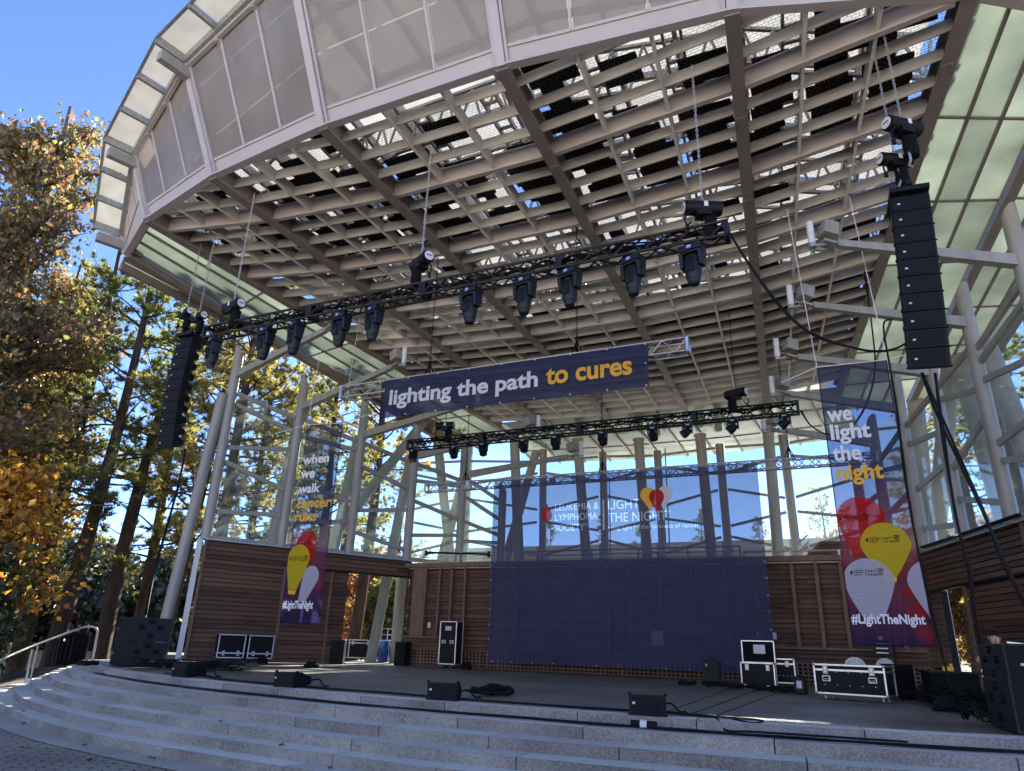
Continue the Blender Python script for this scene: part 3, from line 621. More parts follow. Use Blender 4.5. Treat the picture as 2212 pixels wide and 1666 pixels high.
# ---------------------------------------------------------------- columns, glass walls, timber walls
def column(a, b, r, label, group, capital=True, rb=None):
    t = thing('roof_column', (b[0], b[1], b[2]), label, 'column', group)
    mb = MB(); mb.cyl(b, a, rb or r, r, 20); mb.build('shaft', M['white_steel'], t, smooth=True, world=True)
    if capital:
        A, B = Vector(a), Vector(b); d = (A-B).normalized(); mb = MB(); mb.cyl(A-d*.06, A+d*.03, r*1.25, n=20); mb.build('collar', M['white_steel'], t, smooth=True, world=True)
    return t
G = 'round columns in a bow behind the stage'
places = ['far left, beside the silver screen truss end', 'first from the left behind the big blue screen', 'behind the middle of the big blue screen', 'behind the right part of the blue screen', 'just right of the big blue screen']
for (a, b), w in zip((((-11.6, 25.3, 9.0), (-10.95, 25.3, 0)), ((-9.41, 26.96, 8.95), (-8.75, 27, 0)), ((-6.96, 27.64, 8.92), (-6.6, 27.6, 0)), ((-4.47, 27.79, 8.92), (-4.2, 27.8, 0)), ((-1.81, 27.0, 8.95), (-1.95, 27, 0))), places):
    column(a, b, 0.20, 'pale round roof column with collar, '+w, G)
G2 = 'upright columns of the rear glazing'
for (x, z), w in zip(((-15.0, 9.4), (-11.6, 9.1), (-8.9, 8.85), (-6.5, 8.75), (-3.9, 8.8), (-1.4, 8.9)), ('left of the silver screen truss', 'behind the drop logo of the screen', 'behind the blank middle of the screen', 'behind the heart logo, with ladder rungs', 'behind the right edge of the screen', 'right of the screen, half hidden by its neighbour')):
    column((x, 29-.015*(x+6)**2, z), (x+.1, 29-.015*(x+6)**2, 0), 0.165, 'upright column of the rear glazing, '+w, G2, False)
mb = MB(); tag(mb.tube([(-6.1, 28.7, 4.0+.06*i) for i in range(80)], 0.03, 6).add([], []).build('conduit', M['galv']), 'thin conduit climbing the rear column behind the heart logo', 'conduit')
G3 = 'slanting props outside the left glass wall'
for a, b, w in (((-14.75, 23.3, 9.2), (-17.9, 17.6, -.6), 'thickest, rising right to the roof behind the slogan banner'), ((-16.1, 20.9, 8.0), (-16.55, 20.1, -.4), 'seen between the left banner and the third glass post'),
        ((-17.25, 18.8, 8.2), (-17.55, 18.3, -.6), 'behind the first glass bay'), ((-15.0, 22.9, 7.6), (-15.45, 22.1, -.2), 'crossing the fourth glass post, foot in the doorway'),
        ((-14.5, 23.8, 9.2), (-13.5, 25.4, -.1), 'leaning right behind the fifth glass bay'), ((-13.75, 25.1, 7.2), (-14.6, 23.6, -.1), 'leaning left behind the fifth glass bay'), ((-11.9, 28.4, 9.0), (-13.2, 25.9, -.1), 'leaning right behind the left edge of the big screen')):
    column(a, b, 0.19, 'slanting prop, '+w, G3, False)
column((-14.95, 22.95, 3.2), (-14.95, 22.95, -.1), 0.22, 'pale upright post standing in the open doorway', 'doorway posts', False)
G4 = 'slanting props outside the right glass wall'
for a, b, w in (((4.05, 23.2, 9.3), (4.35, 21.6, -.2), 'behind the second right glass bay'), ((4.5, 21.7, 9.0), (5.1, 19.6, -.4), 'nearest the right picture edge'), ((3.1, 26.3, 9.1), (2.6, 28.2, -.1), 'upright, just right of the tall right banner'), ((3.9, 23.7, 9.2), (2.2, 29.4, -.1), 'leaning back behind the third right glass bay')):
    column(a, b, 0.27, 'pale prop, '+w, G4, False)
column((2.3, 22.4, 4.0), (2.3, 22.4, -.1), 0.28, 'pale round post standing in the right side opening', 'doorway posts', False)

def post_arm(root, base, ztop, arm_z, tip, flip):
    """glass wall post with slanted cap and its arm carrying a floodlight box and a tube lamp"""
    bx_, by_ = base; n = 18; r = 0.15; low, hi = [], []
    for k in range(n):
        a = 2*math.pi*k/n; cx, cy = r*math.cos(a), r*math.sin(a); low.append((bx_+cx, by_+cy, 3.3)); hi.append((bx_+cx, by_+cy, ztop+0.16*math.sin(a)*-1-0.12*math.cos(a)*flip))
    mb = MB(); mb.rings([low, hi]); mb.build('post', M['white_steel'], root, smooth=True, world=True)
    if tip is None: return
    a = Vector((bx_, by_, arm_z)); b = Vector((tip[0], tip[1], arm_z+tip[2])); d = (b-a).normalized()
    mb = MB(); m_ = a.lerp(b, .5)
    for s0, s1, w0, w1 in ((0.04, .97, .24, .13),):
        p, q = a.lerp(b, s0), a.lerp(b, s1); sd_ = d.cross(UP).normalized()
        mb.hexa([p-sd_*.09-UP*w0/2, p+sd_*.09-UP*w0/2, q+sd_*.06-UP*w1/2, q-sd_*.06-UP*w1/2], [p-sd_*.09+UP*w0/2, p+sd_*.09+UP*w0/2, q+sd_*.06+UP*w1/2, q-sd_*.06+UP*w1/2])
    arm = mb.build('arm', M['white_steel'], root, world=True)
    sd_ = d.cross(UP).normalized()
    mb = MB(); c = b+d*.02+UP*.12; M3 = Matrix.Rotation(math.atan2(d.y, d.x), 3, 'Z') @ Matrix.Rotation(R(-12), 3, 'Y')
    mb.box(c+UP*.16, (0.28, 0.3, 0.28), M3); mb.box(c-UP*.14+d*.05, (0.25, 0.25, 0.05), M3); mb.build('lamp_box', M['white_steel'], arm, world=True, bevel=.01)
    mb = MB(); c2 = b+d*.38; mb.cyl(c2-UP*.05, c2+UP*.42, 0.065, n=14); l = mb.build('lamp_tube', M['white'], arm, smooth=True, world=True)
    mb = MB(); mb.cyl(c2-UP*.14, c2-UP*.05, 0.075, n=14); mb.beam(b, c2-UP*.1, 0.05, 0.05); mb.build('lamp_socket', M['galv'], arm, smooth=True, world=True)
def glass_wall(label, posts, tops, arms, rails, flip, pane_z):
    root = thing('glass_wall', (posts[0][0], posts[0][1], 3.3), label, 'glass wall')
    for p, zt, (az_, tip) in zip(posts, tops, arms): post_arm(root, p, zt, az_, tip, flip)
    for (p, q), rl in zip(zip(posts, posts[1:]), rails):
        a, b = Vector((*p, 0)), Vector((*q, 0)); d = (b-a).normalized()*.16; a += d; b -= d
        for z0, z1 in rl+[(3.36, 3.36)]: mb = MB(); mb.beam(a+UP*z0, b+UP*z1, 0.09, 0.125); mb.build('rail', M['white_steel'], root, world=True)
        z0, z1 = rl[0]; o = Vector((d.y, -d.x, 0)).normalized()*-0.075*flip
        mb = MB(); mb.plate([a+o+UP*3.4, b+o+UP*3.4, b+o+UP*z1, a+o+UP*z0], 0.012, (d.y, -d.x, 0)); mb.build('pane', M['glass'], root, world=True)
    return root
LP = [(-16.55, 14.95), (-15.47, 16.88), (-14.38, 18.83), (-13.36, 20.66), (-12.34, 22.5), (-11.45, 24.1)]
glass_wall('clear glass side wall on pale round posts above the left timber wall', LP, [9.2, 8.78, 8.4, 8.0, 7.66, 6.4],
    [(8.36, (-11.5, 13.2, .05)), (7.8, (-10.5, 14.9, .05)), (7.3, (-9.4, 17.2, .05)), (6.95, (-8.3, 19.2, .05)), (6.6, (-7.6, 21.2, .05)), (0, None)],
    [[(7.8, 7.42), (7.45, 6.96), (6.06, 6.36), (5.62, 5.04), (4.12, 4.26)], [(7.43, 7.07), (6.85, 6.76), (5.3, 5.0), (4.06, 4.35)], [(7.04, 6.7), (6.22, 5.75), (4.75, 5.0), (4.02, 3.67)], [(6.68, 6.4), (6.08, 6.17), (5.35, 4.95), (4.17, 4.37)], [(6.5, 5.9), (5.8, 5.2), (4.9, 4.6), (4.2, 4.3)]], 1, 8)
RP_ = [(3.95, 14.85), (3.3, 17.0), (2.7, 19.0), (2.08, 21.0), (1.45, 23.1), (0.9, 24.9)]
glass_wall('clear glass side wall on pale round posts above the right timber wall', RP_, [9.1, 8.55, 8.2, 7.9, 7.5, 6.8],
    [(8.0, (.6, 12.9, .05)), (7.75, (.06, 14.9, .05)), (7.4, (-.42, 16.9, .05)), (7.15, (-.74, 18.8, .05)), (6.8, (-1.2, 20.9, .05)), (0, None)],
    [[(7.6, 7.1), (7.25, 6.78), (6.1, 6.35), (5.15, 4.93), (4.2, 4.56)], [(7.22, 6.95), (6.25, 6.62), (5.58, 4.92), (3.75, 4.19)], [(6.9, 6.6), (5.9, 6.1), (5.1, 4.87), (3.65, 3.86)], [(6.6, 6.2), (5.6, 5.9), (4.9, 4.6), (3.9, 4.0)], [(6.3, 6.0), (5.3, 5.2), (4.6, 4.4), (3.9, 3.9)]], -1, 8)
# rear glazing in a bow
rear_w = thing('glass_wall', (-6, 29, 3), 'bowed clear glazing with slanting rails behind the big blue screen', 'glass wall')
pts = [(x, 28.8-.015*(x+6)**2) for x in (-17.5, -15.0, -11.55, -8.85, -6.45, -3.85, -1.35, 1.2, 3.6)]
rr = random.Random(3)
for k, (p, q) in enumerate(zip(pts, pts[1:])):
    a, b = Vector((*p, 0)), Vector((*q, 0)); d = (b-a).normalized()*.2; a += d; b -= d; mb = MB(); s_ = 1 if k % 2 else -1
    for z, dz in ((8.55, .1), (7.75, -.45), (6.6, .5), (5.6, -.4), (4.7, .55)):
        mb = MB(); mb.beam(a+UP*(z+s_*dz*.5), b+UP*(z-s_*dz*.5), 0.07, 0.1); mb.build('rail', M['white_steel'], rear_w, world=True)
    mb = MB(); mb.plate([a+UP*3.2, b+UP*3.2, b+UP*8.9, a+UP*8.9], 0.012, (0, -1, 0)); mb.build('pane', M['glass'], rear_w, world=True)

def siding(mb, a, b, z0, z1, h=0.125, t=0.036, lean=0.026, rnd=None):
    """lapped horizontal boards between plan points a, b on the side to the right of a->b"""
    a, b = Vector((*a, 0)), Vector((*b, 0)); d = (b-a); L = d.length; d.normalize(); n = Vector((d.y, -d.x, 0)); z = z0; rnd = rnd or random
    while z < z1-0.02:
        zt = min(z+h, z1); s = 0.0
        while s < L-0.02:
            e = min(L, s+rnd.uniform(1.6, 3.6)); 
            if L-e < .5: e = L
            p, q = a+d*(s+.002), a+d*(e-.002); f = t+rnd.uniform(-.004, .004)
            mb.hexa([p+n*f+UP*z, q+n*f+UP*z, q+UP*z, p+UP*z], [p+n*(f-lean)+UP*(zt-.015), q+n*(f-lean)+UP*(zt-.015), q+UP*(zt-.015), p+UP*(zt-.015)])
            s = e
        z = zt
def wallpt(s): return (-16.55+.4874*s, 14.95+.8732*s)
def wall_core(mb, a, b, z0, z1, t=0.16):
    a, b = Vector((*a, 0)), Vector((*b, 0)); d = (b-a).normalized(); n = Vector((d.y, -d.x, 0)); p, q = a-n*.002, b-n*.002
    mb.hexa([p+UP*z0, q+UP*z0, q-n*t+UP*z0, p-n*t+UP*z0], [p+UP*z1, q+UP*z1, q-n*t+UP*z1, p-n*t+UP*z1])
def timber_wall(label, W0, segs, header, capS, studs):
    p0 = W0(0); root = thing('timber_wall', (p0[0], p0[1], 0), label, 'timber wall')
    for s0, s1, z0, z1, o in segs:
        mb = MB(); a, b = W0(s0), W0(s1); siding(mb, a, b, z0, z1); mb.build('siding', M['wood_wall'], root, world=True)
        mb = MB(); wall_core(mb, a, b, z0, z1); mb.build('core', M['groove_shade_core'], root, world=True)
    s0, s1, z0, z1 = header
    mb = MB(); siding(mb, W0(s0), W0(s1), z0, z1, t=.07); mb.build('header', M['wood_wall'], root, world=True)
    mb = MB(); a, b = Vector((*W0(s0), z0-.03)), Vector((*W0(s1), z0-.03)); d = (b-a).normalized(); n = Vector((d.y, -d.x, 0)); mb.beam(a+n*.02, b+n*.02, 0.16, 0.055); mb.build('door_track', M['black'], root, world=True)
    mb = MB(); wall_core(mb, W0(s0), W0(s1), z0+.01, z1-.01); mb.build('header_core', M['groove_shade_core'], root, world=True)
    a, b = Vector((*W0(capS[0]), 3.3)), Vector((*W0(capS[1]), 3.3)); mb = MB(); mb.beam(a, b, 0.3, 0.05); mb.build('coping', M['galv'], root, world=True)
    for s, z0, z1, w in studs:
        mb = MB(); p = Vector((*W0(s), 0)); d = Vector((*W0(s+.1), 0))-p; d.normalize(); n = Vector((d.y, -d.x, 0)); mb.beam(p+n*.05+UP*z0, p+n*.05+UP*z1, w, 0.05, up=n); mb.build('stud', M['wood_frame'], root, world=True)
    return root
left_wall = timber_wall('brown lapped board wall at the left end of the stage, with open doorway', wallpt,
    [(0.05, 2.42, 0.02, 3.28, 0), (2.5, 4.52, 0.02, 2.72, 0)], (2.42, 6.75, 2.78, 3.28), (-.05, 6.75), [(2.44, .02, 2.74, .09), (3.95, .02, 2.72, .07), (0.02, 0.02, 3.28, .07)])
mb = MB(); p = Vector((-16.62, 14.83, 0)); mb.box(p+UP*1.65, (0.14, 0.05, 3.3), Matrix.Rotation(R(60), 3, 'Z')); mb.build('end_post', M['white'], left_wall, world=True)
column((-16.7, 14.75, 7.7), (-17.02, 14.45, 0), 0.155, 'pale leaning tube pole at the front end of the left timber wall', 'leaning end poles', False)
def wallpr(s): return (4.6-.287*s*1.0, 12.9+.958*s*1.0)[0:2]
def wr(s): t = wallpr(9.6-s); return t     # run from back to front so the boards face the stage
right_wall = timber_wall('brown lapped board wall at the right end of the stage, with side opening', wr,
    [(2.75, 5.55, 0.02, 2.3, 0), (5.65, 9.6, 0.02, 3.28, 0), (0.0, 1.35, .02, 2.3, 0)], (0.0, 5.6, 2.36, 3.28), (0, 9.6), [(5.6, .02, 3.28, .16), (2.72, .02, 2.3, .09)])
# back wall: boards between studs, pierced grille at the foot, ledge and cap
back = thing('timber_wall', (-6, 20.7, 0), 'long dark timber back wall with studs and pierced grille foot', 'timber wall')
BXL, BXR, BY = -13.25, 1.75, 20.62
# boards face -Y, so run from left to right
mb = MB(); siding(mb, (BXL, BY+.2), (BXR, BY+.2), .86, 3.05, h=.125); mb.build('siding', M['wood_wall'], back, world=True)
mb = MB(); siding(mb, (BXL, BY), (BXR, BY), .52, .84, h=.105); mb.build('siding', M['wood_wall'], back, world=True)
mb = MB(); wall_core(mb, (BXL, BY+.2), (BXR, BY+.2), 0, 3.2, .2); mb.build('core', M['groove_shade_core'], back, world=True)
mb = MB(); mb.box(((BXL+BXR)/2, BY+.07, .865), (BXR-BXL, .26, .05)); mb.build('ledge', M['wood_frame'], back, world=True)
mb = MB(); mb.box(((BXL+BXR)/2, BY+.1, 3.12), (BXR-BXL+.1, .42, .14)); mb.build('cap', M['wood_frame'], back, world=True)
mb = MB(); mb.box(((BXL+BXR)/2, BY+.12, 3.035), (BXR-BXL, .1, .03)); mb.build('flashing', M['alu_dull'], back, world=True)
gm = MB(); n = int((BXR-BXL)/.125)
for k in range(n+1): gm.box((BXL+k*(BXR-BXL)/n, BY-.012, .26), (.052, .024, .5))
for k in range(6): gm.box(((BXL+BXR)/2, BY-.014, .03+k*.094), (BXR-BXL, .024, .036))
gm.build('grille', M['wood_frame'], back, world=True)
mb = MB(); mb.box(((BXL+BXR)/2, BY+.06, .26), (BXR-BXL, .06, .5)); mb.build('grille_backing', M['black_soft'], back, world=True)
for x, w in ((-12.75, .5), (-12.0, .07), (-11.55, .07), (-11.05, .07), (-10.1, .07), (-9.2, .07), (-8.3, .07), (-7.4, .07), (-6.5, .07), (-5.6, .07), (-4.7, .07), (-3.8, .07), (-2.9, .07), (-2.1, .07), (-1.15, .09), (-.55, .09), (.05, .09), (.7, .09), (1.3, .09)):
    mb = MB(); mb.box((x, BY+.1, 1.96), (w, .17, 2.14)); mb.build('stud', M['wood_frame'], back, world=True)
mb = MB(); siding(mb, wallpt(6.72), (BXL+.02, BY), 0.02, 3.2); mb.build('siding', M['wood_wall'], back, world=True)
for x, z, m_ in ((-12.35, 1.25, 'white'), (-1.75, 1.15, 'alu_dull'), (-2.15, 1.2, 'alu_dull')):
    mb = MB(); mb.box((x, BY+.155, z), (.1, .03, .17)); mb.build('socket_plate', M[m_], back, world=True, bevel=.004)
mb = MB(); mb.box((-13.22, 20.52, 2.0), (.09, .06, .13)); tag(mb.build('fire_alarm', M['red'], bevel=.01), 'small red alarm box on the timber corner by the doorway', 'alarm')
# walkway above the back wall
def railing(name, x0, x1, y, z0, label, n, hs):
    t = thing(name, ((x0+x1)/2, y, z0), label, 'railing'); mb = MB()
    for h in hs: mb = MB(); mb.tube([(x0, y, z0+h), (x1, y, z0+h)], 0.012 if h < max(hs) else .022, 8); mb.build('rail', M['alu_dull'], t, world=True, smooth=True)
    for k in range(n): x = lerp(x0, x1, k/(n-1)); mb = MB(); mb.box((x, y, z0+max(hs)/2), (.05, .05, max(hs))); mb.build('post', M['alu_dull'], t, world=True)
    return t
railing('walkway_railing', -13.0, -10.3, 21.2, 3.15, 'thin metal walkway rails above the back wall, left of the screen', 3, (.05, .14, .23, .32, .44))
railing('walkway_railing', -2.4, 1.3, 21.2, 3.0, 'thin metal walkway rails above the back wall, right of the screen', 4, (.06, .16, .26, .40))
railing('walkway_railing', -9.9, -2.5, 21.2, 3.15, 'walkway rails seen dimly through the big blue screen', 6, (.05, .16, .28, .42))
mb = MB(); mb.box((-6, 22.2, 3.06), (15.5, 2.2, .12)); tag(mb.build('walkway', M['concrete']), 'narrow concrete walkway along the top of the back wall', 'walkway')
mb = MB(); mb.cyl((-12.9, 21.1, 3.62), (-10.4, 21.1, 3.5), .035, n=10); mb.cyl((-12.86, 21.1, 3.52), (-12.86, 21.1, 3.68), .05, n=8); mb.cyl((-10.45, 21.1, 3.4), (-10.45, 21.1, 3.6), .05, n=8); tag(mb.build('lighting_bar', M['black'], smooth=True), 'black pipe bar lying along the left walkway rail', 'pipe')
st = thing('stair_parapet', (-.4, 22.6, 3.1), 'timber stair parapet with sloping handrail beside the tall right banner', 'stair'); mb = MB()
siding(mb, (-1.15, 22.4), (-.15, 22.4), 3.1, 3.35); siding(mb, (-.75, 22.4), (-.15, 22.4), 3.35, 3.6); siding(mb, (-.4, 22.4), (.35, 22.4), 3.6, 3.82); mb.build('siding', M['wood_wall'], st, world=True)
mb = MB(); mb.plate([(-1.15, 22.45, 3.1), (.35, 22.45, 3.1), (.35, 22.45, 3.82), (-.4, 22.45, 3.82)], .3, (0, -1, 0)); mb.build('core', M['wood_frame'], st, world=True)
mb = MB(); mb.tube([(-1.25, 22.35, 3.1), (-1.25, 22.35, 3.55), (-.7, 22.35, 4.0), (-.7, 22.35, 3.6)], .025, 8); mb.tube([(-1.25, 22.35, 3.35), (-.7, 22.35, 3.8)], .02, 8); mb.build('handrail', M['alu_dull'], st, world=True, smooth=True)
bl = thing('service_building', (-8, 36, 0), 'low pale concrete building behind the rear glazing', 'building'); mb = MB(); mb.box((-8, 38, 2.6), (22, 7, 5.2)); mb.build('wall', M['concrete'], bl, world=True)
mb = MB(); mb.box((-8, 37.9, 5.42), (22.4, 7.4, .42)); mb.build('parapet', M['white_steel'], bl, world=True)
# ---------------------------------------------------------------- trusses, lamps, hoists
def box_truss(name, x0, x1, y, z, s, m, label, pitch, r, plates=(), cables=False, group=None):
    t = thing(name, ((x0+x1)/2, y, z), label, 'truss', group); h = s/2
    c4_ = [(-h, -h), (h, -h), (h, h), (-h, h)]
    for dy, dz in c4_:
        mb = MB(); mb.cyl((x0, y+dy, z+dz), (x1, y+dy, z+dz), r, n=8); mb.build('chord', m, t, smooth=True, world=True)
    n = max(2, int(round((x1-x0)/pitch))); mb = MB()
    for k, (p, q) in enumerate(zip(c4_, c4_[1:]+c4_[:1])):
        for j in range(n):
            xa, xm, xb = lerp(x0, x1, j/n), lerp(x0, x1, (j+.5)/n), lerp(x0, x1, (j+1)/n)
            mb.cyl((xa, y+p[0], z+p[1]), (xm, y+q[0], z+q[1]), r*.62, n=5); mb.cyl((xm, y+q[0], z+q[1]), (xb, y+p[0], z+p[1]), r*.62, n=5)
    mb.build('lacing', m, t, world=True)
    for x in (x0, x1):
        mb = MB()
        for p, q in zip(c4_, c4_[1:]+c4_[:1]): mb.beam((x, y+p[0], z+p[1]), (x, y+q[0], z+q[1]), r*2.2, r*2.4)
        mb.build('end_frame', m, t, world=True)
    for x in plates:
        for dx in (-.03, .03):
            mb = MB(); mb.box((x+dx, y-h, z), (.05, .03, s+.04)); mb.box((x+dx, y+h, z), (.05, .03, s+.04)); mb.box((x+dx, y, z-h), (.05, s, .03)); mb.box((x+dx, y, z+h), (.05, s, .03)); mb.build('joint_plate', m, t, world=True)
    if cables:
        rr = random.Random(5)
        for k in range(4):
            pts = [(lerp(x0+.2, x1-.1, i/40), y+rr.uniform(-h*.7, h*.8), z-h*.2+rr.uniform(0, h*1.25)) for i in range(41)]
            mb = MB(); mb.tube(catmull(pts, 3), .016, 5); mb.build('cable', M['rubber'], t, world=True, smooth=True)
    return t
TB = M['truss_black']
box_truss('lighting_truss', -11.5, -0.93, 9.5, 6.62, .24, TB, 'long black front truss hung across the stage carrying ten big moving lamps', .5, .026, (-8.75, -6.2, -3.6), True)
box_truss('lighting_truss', -11.85, -0.45, 18.0, 6.5, .27, TB, 'black rear truss carrying ten small lamps, under the louvred ceiling', .5, .026, (-9.3, -6.2, -3.0), True)
box_truss('banner_truss', -10.6, -2.2, 13.0, 6.38, .28, M['alu'], 'silver truss sticking out at both ends of the slogan banner', .5, .02)
box_truss('screen_truss', -12.2, 1.25, 19.75, 5.52, .24, M['alu_dull'], 'thin silver truss along the top of the big blue screen', .42, .022, (-10.6, -7.7, -5, -2))

def moving_head():
    t = thing('moving_head_lamp', (0, 0, 0), 'x', 'stage lamp', 'ten big moving lamps under the front truss')
    mb = MB(); mb.box((0, 0, -.10), (.36, .24, .1)); mb.box((0, 0, -.165), (.3, .2, .04)); base = mb.build('base', TB, t, bevel=.018)
    mb = MB(); mb.box((0, -.122, -.1), (.07, .006, .045)); mb.build('display', M['screen'], base)
    mb = MB(); mb.box((-.11, -.122, -.1), (.06, .005, .03)); mb.build('button_panel', M['grille'], base)
    for s in (-1, 1):
        mb = MB(); mb.hexa([(s*.15-.028, -.075, -.42), (s*.15+.028, -.075, -.42), (s*.15+.028, .075, -.42), (s*.15-.028, .075, -.42)], [(s*.155-.035, -.1, -.17), (s*.155+.035, -.1, -.17), (s*.155+.035, .1, -.17), (s*.155-.035, .1, -.17)])
        mb.build('yoke_arm', TB, t, bevel=.012)
        mb = MB(); mb.tube([(s*.1, 0, -.05), (s*.1, 0, .02), (s*.1, .03, .05), (s*.1, -.03, .06)], .022, 6); mb.build('clamp', M['black'], t)
    mb = MB(); mb.lathe([(.04, -.695), (.085, -.69), (.09, -.66), (.094, -.635), (.105, -.62), (.118, -.56), (.13, -.45), (.132, -.33), (.12, -.25), (.10, -.215), (.05, -.20)], n=20, sx=1.0, sy=.92)
    hd = mb.build('head', TB, t, smooth=True)
    mb = MB(); mb.cyl((0, 0, -.70), (0, 0, -.693), .07, n=18); mb.build('lens', M['lens'], hd)
    mb = MB(); mb.beam((0, -.118, -.52), (0, -.122, -.30), .15, .022, up=(0, -1, 0)); mb.build('cover_panel', M['black'], hd, bevel=.02)
    mb = MB()
    for k in range(4): mb.box((0, -.134, -.30-.025*k), (.11, .008, .008))
    mb.build('vent', M['grille'], hd)
    return t
ML = ['first lamp at the left end of the front truss', 'second from the left end of the front truss', 'third on the front truss, in front of a white arm', 'fourth, above the left end of the slogan banner', 'fifth, just left of the middle front hoist', 'sixth, first lamp right of the middle front hoist', 'seventh, above the word path on the banner', 'eighth, under the right truss joint', 'ninth, second from the right end of the front truss', 'last at the right end of the front truss']
HX = [(-11.22, 6.5, -.15), (-9.84, 6.5, .1), (-9.08, 6.5, -.1), (-8.0, 6.5, .12), (-7.25, 6.5, -.05), (-5.24, 6.5, .05), (-4.23, 6.5, .1), (-3.43, 6.5, 0), (-2.38, 6.5, -.08), (-1.46, 6.5, .05)]
mh = moving_head()
for k, ((x, z, a), l) in enumerate(zip(HX, ML)):
    o = mh if k == 0 else clone(mh, (0, 0, 0)); o.location = (x, 9.46, z); o.rotation_euler = (0, 0, -.3+a); o['label'] = 'big black moving lamp, '+l
def wash_head(tilt):
    t = thing('wash_lamp', (0, 0, 0), 'x', 'stage lamp', 'ten small lamps under the rear truss')
    mb = MB(); mb.box((0, 0, -.08), (.26, .2, .075)); base = mb.build('base', M['black'], t, bevel=.012)
    mb = MB(); mb.box((0, -.102, -.08), (.1, .005, .035)); mb.build('display', M['screen'], base)
    for s in (-1, 1): mb = MB(); mb.box((s*.12, 0, -.2), (.03, .12, .19)); mb.build('yoke_arm', M['black'], t, bevel=.008)
    mb = MB(); T = Matrix.Translation((0, 0, -.24)) @ Matrix.Rotation(tilt[0], 4, 'X') @ Matrix.Rotation(tilt[1], 4, 'Y')
    mb.lathe([(.04, -.17), (.115, -.165), (.12, -.1), (.105, 0), (.08, .09), (.03, .1)], n=16); mb.v = [tuple(T @ Vector(v)) for v in mb.v]; hd = mb.build('head', M['black'], t, smooth=True)
    mb = MB()
    for i in range(19):
        a = i*2.4; r = .023*math.sqrt(i); c = T @ Vector((r*math.cos(a), r*math.sin(a), -.172)); n = (T.to_3x3() @ Vector((0, 0, -1))); mb.cyl(c, c+n*.008, .019, n=8)
    mb.build('lens', M['lens'], hd)
    mb = MB(); mb.tube([(0, 0, -.04), (0, 0, .03), (0, .03, .05)], .02, 6); mb.build('clamp', M['black'], t)
    return t
WL = ['first at the left end of the rear truss, lens face towards us', 'second on the rear truss, right of the left hoist', 'third, under the left truss joint', 'fourth, above the left part of the screen', 'fifth, left of the round roof column top', 'sixth, in front of the second column', 'seventh, before the third column', 'eighth, first tilted sideways to the left', 'ninth, below the right hoist', 'last lamp at the right end of the rear truss']
WX = [-11.69, -10.25, -9.24, -7.93, -6.93, -5.54, -4.14, -3.21, -2.04, -.78]
wa, wb = wash_head((R(-18), R(-14))), wash_head((R(-8), R(52)))
for k, (x, l) in enumerate(zip(WX, WL)):
    src = wa if k < 7 else wb; o = src if k in (0, 7) else clone(src, (0, 0, 0)); o.location = (x, 17.98, 6.38); o.rotation_euler = (0, 0, random.uniform(-.25, .25)); o['label'] = 'small black lamp, '+l
def chain_mesh(mb, a, b, r=.0055, link=.05):
    a, b = Vector(a), Vector(b); L = (b-a).length; n = int(L/link); d = (b-a)/n
    x = d.cross(Vector((.3, 1, 0))).normalized(); y = d.cross(x).normalized()
    for i in range(n):
        u = x if i % 2 else y; p, q = a+d*i-d*.12, a+d*(i+1)+d*.12; w = link*.3
        pts = [p-u*w*.5, p-u*w+d*.25, q-u*w-d*.25, q-u*w*.5, q+u*w*.5, q+u*w-d*.25, p+u*w+d*.25, p+u*w*.5, p-u*w*.5]; mb.tube(pts, r, 4, caps=False)
def hoist(loc, rz, ztop, zhook, label, bag=True, scale=1.0, chain='alu_dull'):
    t = thing('chain_hoist', loc, label, 'hoist', 'electric chain hoists', rz); s = scale
    mb = MB(); mb.cyl((-.27*s, 0, 0), (.27*s, 0, 0), .12*s, n=20); mb.cyl((-.29*s, 0, 0), (-.27*s, 0, 0), .105*s, n=20); mb.cyl((.27*s, 0, 0), (.285*s, 0, 0), .105*s, n=20); mb.box((0, 0, -.08*s), (.22*s, .2*s, .16*s)); body = mb.build('motor', M['black'], t, smooth=True, bevel=.004)
    mb = MB(); mb.cyl((.285*s, 0, 0), (.292*s, 0, 0), .09*s, n=20); mb.cyl((-.297*s, 0, 0), (-.29*s, 0, 0), .09*s, n=20); mb.box((.02, -.122*s, .01), (.06, .004, .09)); mb.build('sticker', M['white'], body)
    mb = MB(); mb.box((.298*s, 0, .005), (.004, .11*s, .016)); mb.build('printed_band', M['black'], body); mb = MB(); mb.box((-.303*s, 0, .005), (.004, .11*s, .016)); mb.build('printed_band', M['black'], body)
    c = M[chain]; mb = MB(); chain_mesh(mb, (0, 0, .1*s), (0, 0, ztop-loc[2])); mb.build('lifting_chain', c, t)
    mb = MB(); mb.tube([(0.02, 0, -.14*s), (0.02, 0, zhook-loc[2]+.12), (.02, 0, zhook-loc[2]+.1), (-.03, 0, zhook-loc[2]), (.03, 0, zhook-loc[2]-.03)], .02, 6); mb.build('hook', M['galv'], t)
    if bag:
        mb = MB(); mb.lathe([(.04*s, -.52*s), (.105*s, -.5*s), (.12*s, -.36*s), (.11*s, -.2*s), (.125*s, -.14*s), (.1*s, -.13*s)], c=(.1*s, .03, 0), n=12, sx=1.0, sy=.8); mb.build('chain_bag', M['black_soft'], t, smooth=True)
    mb = MB(); mb.tube(catmull([(-.2*s, -.05, -.1*s), (-.3*s, -.06, -.22*s), (-.27*s, -.05, -.33*s), (-.2*s, -.04, -.28*s)], 6), .014, 6); mb.cyl((-.27*s, -.05, -.33*s), (-.27*s, -.05, -.42*s), .028, n=8); mb.build('power_plug', M['rubber'], t)
    return t
hoist((-1.25, 9.42, 7.06), R(25), 9.9, 6.74, 'black hoist at the right end of the front truss, big motor with white end cap')
